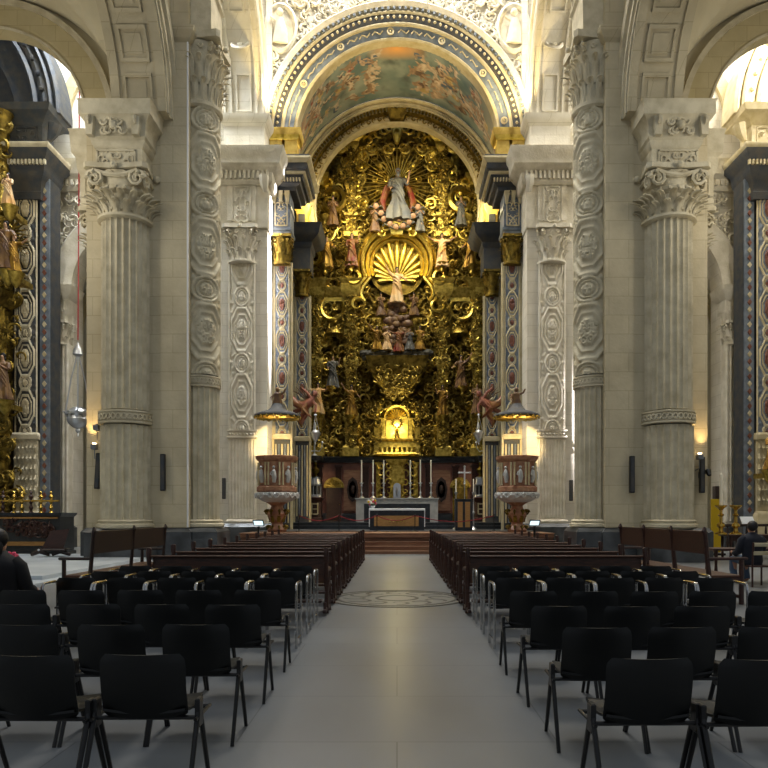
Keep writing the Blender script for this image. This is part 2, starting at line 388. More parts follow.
def body(name, pose):   # unit: 1.7 m adult, facing -Y
    sit = pose == 'sit'
    J = {}; E = []
    def ch(*ks):
        for a, b in zip(ks, ks[1:]): E.append((a, b))
    dz = -.45 if sit else 0
    J['pelvis'] = (0, 0, .93+dz, (.15, .11)); J['waist'] = (0, 0, 1.08+dz, (.125, .095)); J['chest'] = (0, -.01, 1.27+dz, (.155, .11))
    J['neck0'] = (0, 0, 1.42+dz, (.065, .06)); J['neck'] = (0, -.005, 1.48+dz, .055)
    J['jaw'] = (0, -.035, 1.54+dz, (.06, .065)); J['head'] = (0, -.015, 1.62+dz, (.075, .09)); J['crown'] = (0, -.005, 1.69+dz, (.05, .06))
    J['nose0'] = (0, -.10, 1.6+dz, .014); J['nose'] = (0, -.125, 1.578+dz, .012)
    ch('pelvis', 'waist', 'chest', 'neck0', 'neck', 'jaw', 'head', 'crown'); ch('head', 'nose0', 'nose')
    for s, t in ((-1, 'L'), (1, 'R')):
        if sit:
            pts = [('hip', s*.1, 0, .5, .085), ('knee', s*.13, -.42, .5, .06), ('calf', s*.13, -.42, .28, .055), ('ankle', s*.13, -.36, .09, .036), ('toe', s*.14, -.55, .045, .035)]
        else:
            k = .05 if s > 0 else 0
            pts = [('hip', s*.09, 0, .85, .085), ('knee', s*.1, -.03-k*2, .48, .058), ('calf', s*.1, .0-k, .33, .05), ('ankle', s*.1, .02, .08, .035), ('toe', s*.12, -.12, .04, .035)]
        for q, x, y, z, r in pts: J[q+t] = (x, y, z, r)
        ch('pelvis', 'hip'+t, 'knee'+t, 'calf'+t, 'ankle'+t, 'toe'+t)
        sh = (s*.19, 0, 1.38+dz)
        if pose == 'bless': el, wr = ((s*.3, -.1, 1.2), (s*.36, -.22, 1.42)) if s > 0 else ((s*.28, .0, 1.13), (s*.24, -.2, 1.02))
        elif pose == 'raise': el, wr = ((s*.38, -.05, 1.5), (s*.5, -.1, 1.72)) if s < 0 else ((s*.32, -.02, 1.18), (s*.42, -.16, 1.08))
        elif pose == 'open': el, wr = (s*.4, -.05, 1.33), (s*.62, -.12, 1.45)
        elif pose == 'pray': el, wr = (s*.25, -.08, 1.12), (s*.06, -.26, 1.24)
        else: el, wr = (s*.25, -.06, 1.12+dz), (s*.2, -.3, 1.1+dz)
        sh2 = Vector(sh); e2 = Vector(el); w2 = Vector(wr); d = (w2-e2).normalized()
        J['sh'+t] = sh+(.062,); J['el'+t] = el+(.042,); J['wr'+t] = wr+(.028,)
        hd = w2+d*.06; J['hand'+t] = tuple(hd)+((.036, .022),)
        ch('chest', 'sh'+t, 'el'+t, 'wr'+t, 'hand'+t)
        side = d.orthogonal().normalized()
        for i, (o, L) in enumerate(((-.03, .055), (-.01, .07), (.01, .066), (.03, .05))):
            b = hd+side*o+d*.03; J['f%d%s' % (i, t)] = tuple(b)+(.011,); J['g%d%s' % (i, t)] = tuple(b+d*L*.6)+(.009,); J['h%d%s' % (i, t)] = tuple(b+d*L+Vector((0, 0, -.012)))+(.007,)
            ch('hand'+t, 'f%d%s' % (i, t), 'g%d%s' % (i, t), 'h%d%s' % (i, t))
        b = w2+side*-.035+d*.02; J['t'+t] = tuple(b)+(.012,); J['u'+t] = tuple(b+side*-.02+d*.035)+(.01,); ch('wr'+t, 't'+t, 'u'+t)
    return skin_mesh(name, J, E, 1 if not sit else 2)
BODY = {p: body('body_'+p, p) for p in ('bless', 'raise', 'open', 'pray', 'sit')}
for b in BODY.values(): b.materials.append(M['painted_flesh'])
def robe_mesh(seed, z1=1.42, base=.3, mats=('robe_gold',)):
    mb = MB(); ph = seed*1.7
    prof = [(base, 0.02), (base*.98, .1), (base*.86, .35), (.2, .7), (.185, .88), (.15, 1.05), (.175, 1.22), (.19, 1.33), (.13, 1.41), (.07, 1.44)]
    prof = [(r, z) for r, z in prof if z <= z1+.03]
    def fl(a, z): k = max(0, 1.1-z)/1.1; return (.13*math.sin(7*a+ph+z*2)+.07*math.sin(13*a-ph+z*5))*(.25+k)
    mb.lathe(prof, 48, (0, 0, 0), 0, T=Matrix.Diagonal((1.05, .8, 1, 1)), fl=fl)
    # mantle swag
    for q in range(3):
        pts = [(-.2+.4*t, -.13-.1*math.sin(PI*t), 1.28-.16*q-.5*t+.12*math.sin(PI*t)) for t in [i/8 for i in range(9)]]
        mb.tube(pts, [.03, .045, .05, .055, .055, .05, .05, .045, .03], 6)
    return mb
def statue(kind, label, cat, loc, h, pose='bless', robe='robe_gold', wings=False, flip=1, seed=0, rz=0, group=None, hair='hair', base=.3, tilt=0):
    s = h/1.74
    root = empty(kind, loc, label, cat, group)
    b = bpy.data.objects.new('body', BODY[pose]); col.objects.link(b); b.parent = root
    o = robe_mesh(seed, base=base).build('robe', robe, None); o.parent = root
    hm = MB(); hm.ball((0, .02, 1.66), .1, e=(.92, 1.0, 1.0), n=12, k=8); hm.ball((0, .06, 1.55), .085, e=(1, .7, 1.2))
    ho = hm.build('hair', hair, None); ho.parent = root
    sl = MB()
    W = {'bless': ((.3, -.1, 1.2), (.28, .0, 1.13)), 'raise': ((.32, -.02, 1.18), (.38, -.05, 1.5)), 'open': ((.4, -.05, 1.33), (.4, -.05, 1.33)), 'pray': ((.25, -.08, 1.12),)*2, 'sit': ((.25, -.06, .67),)*2}[pose]
    if pose != 'sit':
        for sg, e in ((1, W[0]), (-1, W[1])):
            sl.tube([(sg*.16, 0, 1.36), (sg*.22, -.01, 1.33), (sg*e[0], e[1], e[2])], [.08, .085, .075], 8)
        so = sl.build('sleeve', robe, None); so.parent = root
    if wings:
        for sg in (-1, 1):
            w = MB()
            for i in range(7):
                a = 1.15-i*.32; L = .75-.04*i
                w.tube([(sg*.06, .12, 1.3), (sg*(.06+.4*L*math.cos(a)), .2, 1.3+.5*L*math.sin(a)), (sg*(.06+L*math.cos(a)), .24, 1.32+L*math.sin(a)-.12)], [.05, .075, .02], 6, flat=.35, up=(0, 1, 0))
            wo = w.build('wing', 'gold_dark', None); wo.parent = root
    root.scale = (s*flip, s, s); root.rotation_euler = (0, tilt, rz); root.location = loc
    return root
# ================================================================ SETTING
SIDE = {-1: 'left', 1: 'right'}
b = MB().grid(10, 10, lambda u, v: (-24+48*u, -4+48*v, 0)); f = MB().box(-24, 24, -4, 46, -.3, 0).build('floor', 'floor', smooth=False, kind='structure')
# altar platform and its steps
st = empty('altar_steps', (0, 26.4, 0), 'brown stone steps rising from the nave aisle to the altar platform', 'steps')
for i in range(5):
    MB().stack(0, 26.15+i*.3+(.95 if i == 4 else .6), 6.0, (1.6 if i == 4 else .8)-.02*i, [(0, i*.16), (0, i*.16+.12), (.025, i*.16+.13), (.025, i*.16+.16)]).build('step', 'stair', st)
MB().box(-9, 9, 25.86, 26.0, 0, .035).build('trim_sun_streak', 'white_marble', kind='structure', smooth=False)  # white strip standing in for the streak of sun at the step foot
MB().box(-6.0, 6.0, 28.9, 42, 0, .8).build('floor', 'dark_marble', kind='structure', smooth=False)
MB().box(-6.0, 6.0, 33.6, 42, .8, .95).box(-6, 6, 34.1, 42, .95, 1.1).build('floor', 'black_marble', kind='structure', smooth=False)
# floor medallion
md = empty('floor_medallion', (0, 12.9, 0), 'round inlaid marble medallion with dark scrolls in the aisle floor', 'floor inlay')
mb = MB(); mb.lathe([(.01, 0), (1.3, 0), (1.3, .004), (.01, .004)], 64, (0, 12.9, 0)); mb.build('disc', 'inlay_light', md)
mb = MB()
for r0, r1 in ((1.22, 1.3), (1.06, 1.12), (.34, .4)):
    mb.ring((0, 12.9), r0, r1, .003, .007, 0, TAU, 64, 'z') if False else mb.lathe([(r0, .003), (r1, .003), (r1, .008), (r0, .008), (r0, .003)], 64, (0, 12.9, 0))
for i in range(12):
    a = TAU*i/12; pts = []
    for k in range(14):
        t = k/13; th = a+t*4.2; rr = .26*(1-.75*t); cx, cy = .72*math.cos(a), .72*math.sin(a)
        pts.append((cx+rr*math.cos(th), 12.9+cy+rr*math.sin(th), .005))
    mb.tube(pts, [.05*(1-.5*k/13) for k in range(14)], 5, flat=.1, up=(0, 0, 1)) if False else mb.add([(p[0]+q*math.cos(a+i2*.3)*.035, p[1]+q*math.sin(a+i2*.3)*.035, .009) for i2, p in enumerate(pts) for q in (-1, 1)], [(2*j, 2*j+1, 2*j+3, 2*j+2) for j in range(13)])
mb.build('scroll_inlay', 'inlay', md, smooth=False)

def dentils(mb, x0, x1, y, z0, z1, w, d, m=0, axis='x'):
    n = max(1, int((x1-x0)/(w*1.9))); s = (x1-x0)/n
    for i in range(n):
        a = x0+s*(i+.25)
        if axis == 'x': mb.box(a, a+s*.5, y-d, y+.02, z0, z1, m)
        else: mb.box(y-d, y+d, a, a+s*.5, z0, z1, m)
def relief_panel(mb, x0, x1, z0, z1, y, seed, m=0, s=.12, n=14, border=True):
    if border:
        for a in ((x0, x1, z0, z0+.04), (x0, x1, z1-.04, z1), (x0, x0+.04, z0, z1), (x1-.04, x1, z0, z1)): mb.box(a[0], a[1], y-.04, y+.02, a[2], a[3], m)
    R = random.Random(seed); cx = (x0+x1)/2; hw = (x1-x0)/2
    for i in range(n):
        z = z0+(z1-z0)*(i+.5)/n; x = R.uniform(.1, .75)*hw; th = R.uniform(0, TAU); ss = s*R.uniform(.8, 1.4)
        scroll(mb, cx+x, y, z, ss, th, 1, m, .16); scroll(mb, cx-x, y, z, ss, PI-th, -1, m, .16)

# ---------------------------------------------------------------- near piers with fluted and carved half columns
CAPZ = 14.45
def near_pier(s):
    sd = SIDE[s]
    root = empty('stone_pier', (s*8.5, 24.6, 0), 'large pale stone pier %s of the pews with fluted and strapwork half columns' % sd, 'pier', 'piers flanking the crossing')
    xi, xo = s*6.87, s*10.2; cx = (xi+xo)/2; hx = abs(xo-xi)/2; cy = 24.6; hy = 1.6
    MB().stack(cx, cy, hx, hy, [(0, 0), (0, 14.4)]).stack(s*8.05, cy, 1.18, hy, [(0, 14.4), (0, 26)]).build('pier_body', 'stone', root)
    MB().stack(s*7.3, cy, .46, hy+.05, [(0, 1.1), (0, 17.0), (.1, 17.1), (.22, 17.3), (.25, 17.42), (.02, 17.45), (.02, 26)]).build('corner_strip', 'stone', root, smooth=False)
    # bases in dark marble
    mb = MB(); mb.stack(cx, cy, hx, hy, [(.14, 0), (.14, .95), (.1, 1.0), (.02, 1.08)])
    mb.stack(s*8.88, 22.9, .95, .62, [(.1, 0), (.1, .95), (0, 1.08)]); mb.stack(s*6.75, 23.85, .75, .8, [(.1, 0), (.1, .95), (0, 1.08)]); mb.build('plinth', 'dark_marble', root)
    # fluted column to the nave
    fx, fy, r = s*8.88, 22.95, .8
    mb = MB(); fluted(mb, fx, fy, 4.9, 11.05, r*.96, 24); mb.build('shaft', 'carved', root, ang=28)
    mb = MB(); fluted(mb, fx, fy, 1.3, 4.4, r, 24, depth=.13, cable=True); mb.build('lower_shaft', 'carved', root, ang=28)
    mb = MB(); guilloche(mb, fx, fy, 4.65, r, .32); mb.build('shaft_band', 'carved', root)
    mb = MB(); mb.lathe([(.86, 1.08), (.92, 1.12), (.92, 1.2), (.84, 1.24), (.84, 1.28), (.88, 1.31), (.82, 1.36)], 40, (fx, fy, 0)); mb.build('base_ring', 'carved', root)
    mb = MB(); capital(mb, fx, fy, 11.05, 12.6, r*.98, n=16, ionic=True); mb.build('capital', 'carved', root)
    mb = MB(); mb.stack(s*8.8, 23.1, .74, .95, [(0, 12.55), (0, 13.1), (.03, 13.12), (.1, 13.25), (.1, 13.32), (.16, 13.4), (.16, 13.75), (.3, 13.95), (.38, 14.0), (.38, 14.38), (.42, 14.45)])
    relief_panel(mb, fx-.62, fx+.62, 12.62, 13.05, 22.15, 5, s=.1, n=4)
    for q in (-.72, .72): mb.prism([(fx+q-.1, 13.38), (fx+q+.1, 13.38), (fx+q+.14, 13.95), (fx+q-.14, 13.95)], 21.8, 22.1, 'y'); volute(mb, (fx+q, 21.8, 13.8), PI/2, .14, .06)
    for k in range(9): scroll(mb, fx+.14*((k % 5)-2), 21.93, 13.55+.28*(k//5), .15, k*1.7, 1 if k % 2 else -1, 0, .2)
    mb.ball((fx, 21.9, 13.72), .14, n=8, k=6)
    scatter(mb, 12, lambda R: (R.uniform(-.5, .5), R.uniform(13.4, 13.9)), .08, .15, 21.98, 3, mirror=False) if False else None
    mb.build('entablature', 'carved', root)
    # column to the side aisle
    ax, ay = s*10.0, 24.3
    mb = MB(); fluted(mb, ax, ay, 1.3, 10.4, .6, 20); mb.build('shaft', 'carved', root, ang=28)
    mb = MB(); capital(mb, ax, ay, 10.4, 11.9, .6, ionic=True); mb.build('capital', 'carved', root)
    mb = MB(); mb.stack(s*10.05, ay, .6, .75, [(0, 11.9), (0, 12.9), (.08, 13.1), (.12, 13.5), (.22, 13.6), (.26, 14.25), (.3, 14.35)])
    relief_panel(mb, s*10.1-.4, s*10.1+.4, 12.2, 12.9, 23.55, 9, s=.12, n=3); mb.build('entablature', 'carved', root)
    # giant carved column to the central nave
    gx, gy, r = s*6.68, 23.85, .62
    mb = MB(); strap_column(mb, gx, gy, 6.2, 15.2, r-.03, .09, face=(PI if s > 0 else 0)+s*1.0); mb.build('shaft', 'carved', root, ang=60)
    mb = MB(); fluted(mb, gx, gy, 1.3, 5.8, r, 22, depth=.13, cable=True); mb.build('lower_shaft', 'carved', root, ang=28)
    mb = MB(); guilloche(mb, gx, gy, 5.98, r, .3); mb.build('shaft_band', 'carved', root)
    mb = MB(); mb.lathe([(.72, 1.08), (.78, 1.12), (.78, 1.2), (.7, 1.25), (.74, 1.3), (.68, 1.36)], 40, (gx, gy, 0)); mb.build('base_ring', 'carved', root)
    mb = MB(); capital(mb, gx, gy, 15.2, 17.5, r*1.05, n=16); mb.build('capital', 'carved', root)
    mb = MB(); mb.stack(s*6.75, gy, .6, .7, [(0, 17.5), (0, 18.9), (.08, 19.0), (0, 19.05), (0, 20.1), (.15, 20.3), (.3, 20.5), (.55, 20.6), (.7, 20.9), (.75, 21.3)])
    for i in range(4): scroll(mb, s*6.75-.45+.3*i, 23.12, 19.6, .2, i*2, 1)
    for k in range(5):
        volute(mb, (s*6.12, 23.3+k*.3, 19.6), PI/2, .16, .05)
    mb.build('entablature', 'carved', root)
    if s < 0: mb = MB(); mb.tube([(s*6.86, 22.94, 1.1), (s*6.86, 22.94, 17.0)], .03, 6); mb.build('edge_highlight', 'cloth_white', root)  # white tube in place of the light catching the left pier's edge
    return root
def arcade_arch(s):
    root = empty('nave_arch', (s*8.25, 19, CAPZ), 'coffered pale stone nave arch springing from the %s pier' % SIDE[s], 'arch', 'nave arches')
    x0, x1 = s*7.4, s*9.15; c = (18.75, CAPZ); R0 = 3.75
    mb = MB()
    mb.ring(c, R0, R0+.9, x0+s*.25, x1-s*.25, 0, PI, 48, 'x')
    for xa, xb in ((x0, x0+s*.28), (x1-s*.28, x1)): mb.ring(c, R0-.08, R0+1.0, xa, xb, 0, PI, 48, 'x')
    mb.build('arch_ring', 'stone', root)
    mb = MB(); mb.ring(c, R0+.35, R0+.5, x0-s*.07, x0+s*.02, 0, PI, 48, 'x'); mb.ring(c, R0+.7, R0+1.0, x0-s*.14, x0+s*.02, 0, PI, 48, 'x'); mb.ring(c, R0+.02, R0+.1, x0-s*.05, x0+s*.02, 0, PI, 48, 'x'); mb.build('archivolt', 'carved', root)
    for i in range(9):
        t0 = (i+.12)*PI/9; t1 = (i+.88)*PI/9; mb = MB()
        mb.ring(c, R0-.07, R0+.05, x0+s*.42, x0+s*.5, t0, t1, 8, 'x'); mb.ring(c, R0-.07, R0+.05, x1-s*.5, x1-s*.42, t0, t1, 8, 'x')
        mb.ring(c, R0-.07, R0+.05, x0+s*.42, x1-s*.42, t0, t0+.03, 2, 'x'); mb.ring(c, R0-.07, R0+.05, x0+s*.42, x1-s*.42, t1-.03, t1, 2, 'x')
        mb.ring(c, R0-.03, R0+.05, x0+s*.62, x1-s*.62, t0+.06, t1-.06, 6, 'x'); mb.build('coffer', 'stone', root)
    return root
def aisle_arch(s):
    root = empty('aisle_arch', (s*14.3, 24.9, 15.25), 'plain round stone arch crossing the %s side aisle' % SIDE[s], 'arch', 'side aisle arches')
    c = (s*14.3, 15.25)
    mb = MB(); mb.ring(c, 3.35, 4.3, 24.6, 25.2, 0, PI, 56); mb.build('arch_ring', 'warm_stone', root)
    mb = MB(); mb.ring(c, 3.35, 3.43, 24.55, 24.62, 0, PI, 56); mb.ring(c, 4.2, 4.4, 24.5, 24.62, 0, PI, 56); mb.build('archivolt', 'carved', root)
for s in (-1, 1):
    near_pier(s); arcade_arch(s); aisle_arch(s)
    # nave wall above the arch, aisle vault and end wall above the aisle arch
    poly = [(14, 26), (14, CAPZ+0.1)]+[(18.75+4.7*math.cos(PI-PI*i/24), CAPZ+4.7*math.sin(PI-PI*i/24)) for i in range(25)]+[(23.45, 26)]
    n = len(poly); mb = MB()
    for i in range(24):
        a, b2 = poly[2+i], poly[3+i]
        mb.prism([a, b2, (b2[0], 26), (a[0], 26)], s*7.42, s*9.1, 'x')
    mb.build('wall_nave_'+SIDE[s], 'stone', kind='structure', smooth=False)
    mb = MB()
    def gv(u, v, o=0):
        x, y = (u*2-1), (v*2-1); h = max(math.sqrt(max(0, 1-x*x)), math.sqrt(max(0, 1-y*y)))
        return (s*(14.3+4.95*x), 18.9+5.85*y, 15.0+(4.75+o)*h)
    mb.grid(48, 48, lambda u, v: gv(u, v)); mb.grid(2, 2, lambda u, v: (s*(9.3+10*u), 13.05+11.7*v, 19.85)); mb.build('ceiling_aisle_'+SIDE[s], 'plaster', kind='structure')
    mb = MB()
    for i in range(24):
        t0, t1 = PI*i/24, PI*(i+1)/24; q = lambda t, r: (s*14.3+r*math.cos(t), 15.25+r*math.sin(t))
        mb.prism([q(t0, 4.25), q(t1, 4.25), q(t1, 6.6), q(t0, 6.6)], 24.8, 25.2, 'y')
    mb.box(s*17.65, s*20.5, 24.8, 25.2, 0, 16)
    mb.build('wall_aisle_'+SIDE[s], 'plaster', kind='structure')
    mb = MB(); mb.box(s*19.1, s*19.6, 2, 24.7, 0, 15.5); mb.build('wall_aisle_outer_'+SIDE[s], 'plaster', kind='structure', smooth=False)

# ---------------------------------------------------------------- far piers, attic and crossing arches
def far_pier(s):
    root = empty('stone_pier', (s*7.2, 32.3, 0), 'white stone pier with strapwork pilaster beside the pulpit %s of the altar' % SIDE[s], 'pier', 'white piers framing the chancel')
    d = 31.2; x = s*X(553, d); 
    xc = s*6.95
    MB().stack(s*7.3, 33, 1.45, 1.5, [(0, 0), (0, 17)]).build('pier_body', 'white_stone', root)
    MB().stack(s*7.1, 32.6, 1.6, 1.4, [(.15, 0), (.15, .95), (.0, 1.1)]).build('plinth', 'dark_marble', root)
    # carved flat pilaster with rounded face
    mb = MB(); W = .62
    def fn(u, v):
        q = 2*u-1; z = 5.3+v*7.5; h, k = strap(q, v*7.5/W*.75)
        return (xc+q*W, 31.45-.12*math.sqrt(max(0, 1-q*q*.9))-.07*h, z)
    mb.grid(44, 150, fn); mb.build('shaft', 'white_carved', root, ang=60)
    mb = MB()
    for i in range(9):
        a = xc-W+W*2*(i+.5)/9; mb.tube([(a, 31.42, 1.35), (a, 31.42, 4.85)], .062, 8)
    mb.box(xc-W, xc+W, 31.4, 31.6, 1.1, 5.2); mb.build('lower_shaft', 'white_carved', root)
    mb = MB(); mb.stack(xc, 31.5, W, .15, [(.06, 1.1), (.08, 1.2), (.02, 1.3)]); mb.build('base_ring', 'white_carved', root); mb = MB(); mb.stack(xc, 31.5, W, .12, [(0, 4.9), (.06, 4.95), (.06, 5.0), (.02, 5.03), (.02, 5.2), (.06, 5.23), (.06, 5.3)])
    for i in range(8): mb.ball((xc-W+W*2*(i+.5)/8, 31.36, 5.1), .06, n=8, k=5)
    mb.build('shaft_band', 'white_carved', root)
    mb = MB(); capital(mb, xc, 31.62, 12.8, 14.35, .6, n=12); mb.build('capital', 'white_carved', root)
    mb = MB(); mb.stack(s*7.2, 32.7, 1.4, 1.35, [(0, 14.35), (.02, 14.4), (.02, 16.2)]); mb.stack(xc, 31.9, .6, .6, [(0, 14.35), (0, 14.6), (.04, 14.65), (.04, 16.2)])
    relief_panel(mb, xc-.42, xc+.42, 14.6, 16.15, 31.24, 11, s=.13, n=7); mb.build('frieze', 'white_carved', root)
    mb = MB(); mb.stack(s*7.15, 32.5, 1.5, 1.3, [(.02, 16.2), (.1, 16.3), (.12, 16.7), (.3, 16.78), (.5, 16.95), (.55, 17.25), (.65, 17.4), (.7, 17.62), (.0, 17.7)])
    dentils(mb, s*7.15-1.5, s*7.15+1.5, 31.1, 16.4, 16.75, .1, .14)
    for px in (-1, 1): mb.tube([(s*7.15+px*1.3, 31.0, 15.8), (s*7.15+px*1.3, 30.8, 16.1), (s*7.15+px*1.3, 30.75, 16.4)], [.12, .2, .22], 6)
    mb.build('cornice', 'white_carved', root)
    mb = MB(); mb.stack(s*6.85, 32.3, .95, 1.0, [(0, 17.6), (0, 17.8), (-.05, 17.85), (-.05, 18.9), (.05, 19.0), (.18, 19.15), (.22, 19.35)]); mb.stack(s*7.9, 32.6, .3, .8, [(0, 17.6), (0, 19.0), (.1, 19.3)])
    for k in range(2): scroll(mb, s*8.05, 31.7, 18.2+.5*k, .3, 1+k, -s)
    mb.build('attic_block', 'white_stone', root)
    return root
def crossing_arch(s):
    root = empty('crossing_arch', (s*6.9, 28, 19.35), 'white panelled stone arch rising from the attic over the chancel %s pier' % SIDE[s], 'arch', 'crossing arches')
    x0, x1 = s*5.95, s*7.75; c = (26.4, 19.35); R = 5.0
    mb = MB(); mb.ring(c, R, R+.7, x0, x1, 0, PI*.5, 32, 'x'); mb.build('arch_ring', 'white_stone', root)
    mb = MB()
    for xa in (x0, x0+s*.3, x1-s*.38, x1-s*.08): mb.ring(c, R-.08, R+.1, xa, xa+s*.08, 0, PI*.5, 32, 'x')
    mb.ring(c, R+.6, R+.8, x0-s*.1, x0, 0, PI*.5, 32, 'x'); mb.build('archivolt', 'white_carved', root)
    for i in range(4):
        mb = MB(); t0 = .04+i*.38; t1 = t0+.3
        if i % 2 == 0:
            for a in (x0+s*.55, x1-s*.62): mb.ring(c, R-.06, R+.05, a, a+s*.07, t0, t1, 6, 'x')
            for t in (t0, t1): mb.ring(c, R-.06, R+.05, x0+s*.55, x1-s*.55, t, t+.015, 1, 'x')
        else:
            t = (t0+t1)/2; T = Matrix.Translation(((x0+x1)/2, 26.4+math.cos(t)*(R-.02), 19.35+math.sin(t)*(R-.02))) @ Matrix.Rotation(-t, 4, 'X') @ Matrix.Rotation(PI/2, 4, 'X')
            mb.lathe([(.22, 0), (.42, 0), (.42, .06), (.34, .1), (.26, .06), (.22, 0)], 24, T=T); mb.lathe([(.01, 0), (.15, 0), (.12, .07), (.01, .09)], 16, T=T)
        mb.build('panel', 'white_carved', root)
    return root
for s in (-1, 1):
    far_pier(s); crossing_arch(s)

# ---------------------------------------------------------------- chancel arch, spandrels, painted vault, inner arch
AC = (0, Z(142, 33)); AR = 101*33/F                      # inner radius of the outer arch
BC = (0, Z(203, 37)); BRo = 106*37/F; BRi = 82*37/F
ca = empty('chancel_arch', (0, 33, AC[1]), 'outer round chancel arch with painted rosettes, dentils and gilt mouldings', 'arch')
mb = MB(); moulding_ring(mb, AC, [(AR, 33.6), (AR, 32.95), (AR+.08, 32.9), (AR+.15, 32.95), (AR+.15, 33.6)], m=0); mb.build('inner_moulding', 'cream_poly', ca)
mb = MB(); moulding_ring(mb, AC, [(AR+.15, 33.6), (AR+.15, 32.93), (AR+.55, 32.8), (AR+.55, 33.6)]); BB = mb
mb = MB(); moulding_ring(mb, AC, [(AR+.55, 33.6), (AR+.55, 32.7), (AR+.62, 32.66), (AR+.7, 32.7), (AR+.7, 33.6)]); moulding_ring(mb, AC, [(AR+1.02, 33.6), (AR+1.02, 32.6), (AR+1.1, 32.56), (AR+1.18, 32.6), (AR+1.18, 33.6)]); mb.build('moulding', 'cream_poly', ca)
mb = MB(); moulding_ring(mb, AC, [(AR+.7, 33.6), (AR+.7, 32.72), (AR+1.02, 32.62), (AR+1.02, 33.6)]); DB = mb
mb = MB(); moulding_ring(mb, AC, [(AR+1.18, 33.6), (AR+1.18, 32.66), (AR+1.3, 32.6), (AR+1.3, 33.6)]); moulding_ring(mb, AC, [(AR+1.3, 33.6), (AR+1.3, 32.5), (AR+1.5, 32.4), (AR+1.56, 32.45), (AR+1.56, 33.6)]); mb.build('outer_moulding', 'white_carved', ca)
mb = MB(); blocks_on_arc(mb, AC, AR+1.24, 32.5, 32.66, .11, .12, 70, m=0); mb.build('dentil_row', 'blue_poly', ca)
mb = DB; blocks_on_arc(mb, AC, AR+.86, 32.58, 0, .07, .1, 64, m=1, ball=True); mb.build('beaded_band', ['dark_poly', 'cream_poly'], ca); mb = BB
for i in range(26):
    t = PI*(i+.5)/26; T = Matrix.Translation((AC[0]+(AR+.35)*math.cos(t), 32.86, AC[1]+(AR+.35)*math.sin(t))) @ Matrix.Rotation(PI/2, 4, 'X')
    if i % 4 == 1: mb.lathe([(.1, 0), (.17, 0), (.17, .06), (.1, .06), (.1, 0)], 14, T=T, m=1); mb.ball((0, 0, .03), .06, T=T, n=6, k=4, m=1)
    else: mb.tube([(AC[0]+(AR+.35)*math.cos(t+q), 32.84, AC[1]+(AR+.35+.09*math.sin(q*80))*math.sin(t+q)) for q in (-.05, -.025, 0, .025, .05)], .03, 5, m=1)
mb.build('blue_band', ['blue_poly', 'cream_poly'], ca)
# spandrel wall
mb = MB()
for i in range(32):
    t0, t1 = PI*i/32, PI*(i+1)/32; R_ = AR+1.5; q = lambda t: (R_*math.cos(t), AC[1]+R_*math.sin(t)); a, b2 = q(t0), q(t1)
    mb.prism([a, b2, (b2[0], 29), (a[0], 29)], 32.95, 33.5, 'y')
for s in (-1, 1): mb.box(s*(AR+1.5), s*9, 32.95, 33.5, 17.5, 29)
mb.build('wall_back', 'white_stone', kind='structure', smooth=False)
for s in (-1, 1):
    sp = empty('spandrel_relief', (s*5.5, 32.9, 23), 'carved stone scroll relief with oval medallion above the arch, %s spandrel' % SIDE[s], 'relief', 'spandrel reliefs')
    mb = MB(); ox, oz = s*X(513, 33), Z(30, 33)
    def reg(R):
        x, z = R.uniform(1.2, 6.1), R.uniform(20, 26.5)
        if math.hypot(x, z-AC[1]) < AR+1.75 or math.hypot((x-abs(ox))/.95, (z-oz)/1.35) < 1: return None
        return (s*x, z)
    scatter(mb, 190, reg, .12, .3, 32.95, 31, mirror=False, r=.17, yj=.05); mb.build('scrollwork', 'white_carved', sp)
    T = Matrix.Translation((ox, 32.94, oz)) @ Matrix.Rotation(PI/2, 4, 'X') @ Matrix.Diagonal((.85, 1.25, 1, 1))
    mb = MB(); mb.lathe([(.72, 0), (.95, 0), (.95, .12), (.84, .2), (.75, .12), (.72, 0)], 40, T=T); mb.build('medallion_frame', 'white_carved', sp)
    mb = MB(); mb.lathe([(.01, 0), (.74, 0), (.72, .03), (.01, .05)], 32, T=T); mb.tube([(ox, 32.8, oz-.75), (ox+.05, 32.68, oz-.2), (ox, 32.66, oz+.3)], [.38, .3, .17], 10, flat=.5, up=(1, 0, 0)); mb.ball((ox, 32.66, oz+.6), .17); mb.tube([(ox-.15, 32.66, oz+.2), (ox-.42, 32.66, oz+.4)], .07); mb.build('medallion_figure', 'white_carved', sp)
    # gilded pier strip between the spandrel and the crossing arch
    MB().stack(s*5.98, 33, .14, .25, [(0, 17.6), (0, 28)]).build('trim_2', 'white_stone', kind='structure', smooth=False)
# impost blocks under the outer arch
for s in (-1, 1):
    ib = empty('arch_impost', (s*5.3, 32.8, 17.8), 'gilded impost block under the %s foot of the chancel arch' % SIDE[s], 'impost', 'gilded impost blocks')
    for xx, z0 in ((5.65, 0), (4.95, 0)):
        MB().stack(s*xx, 32.9, .28, .35, [(0, 17.9), (0, 18.9), (.05, 19.0), (.18, 19.15), (.22, 19.4), (0, 19.45)]).build('impost_block', 'gilt_stone', ib)
        MB().stack(s*xx, 32.9, .34, .41, [(0, 18.9), (.06, 19.0), (.1, 19.1)]).build('gilt_moulding', 'gold_bright', ib)
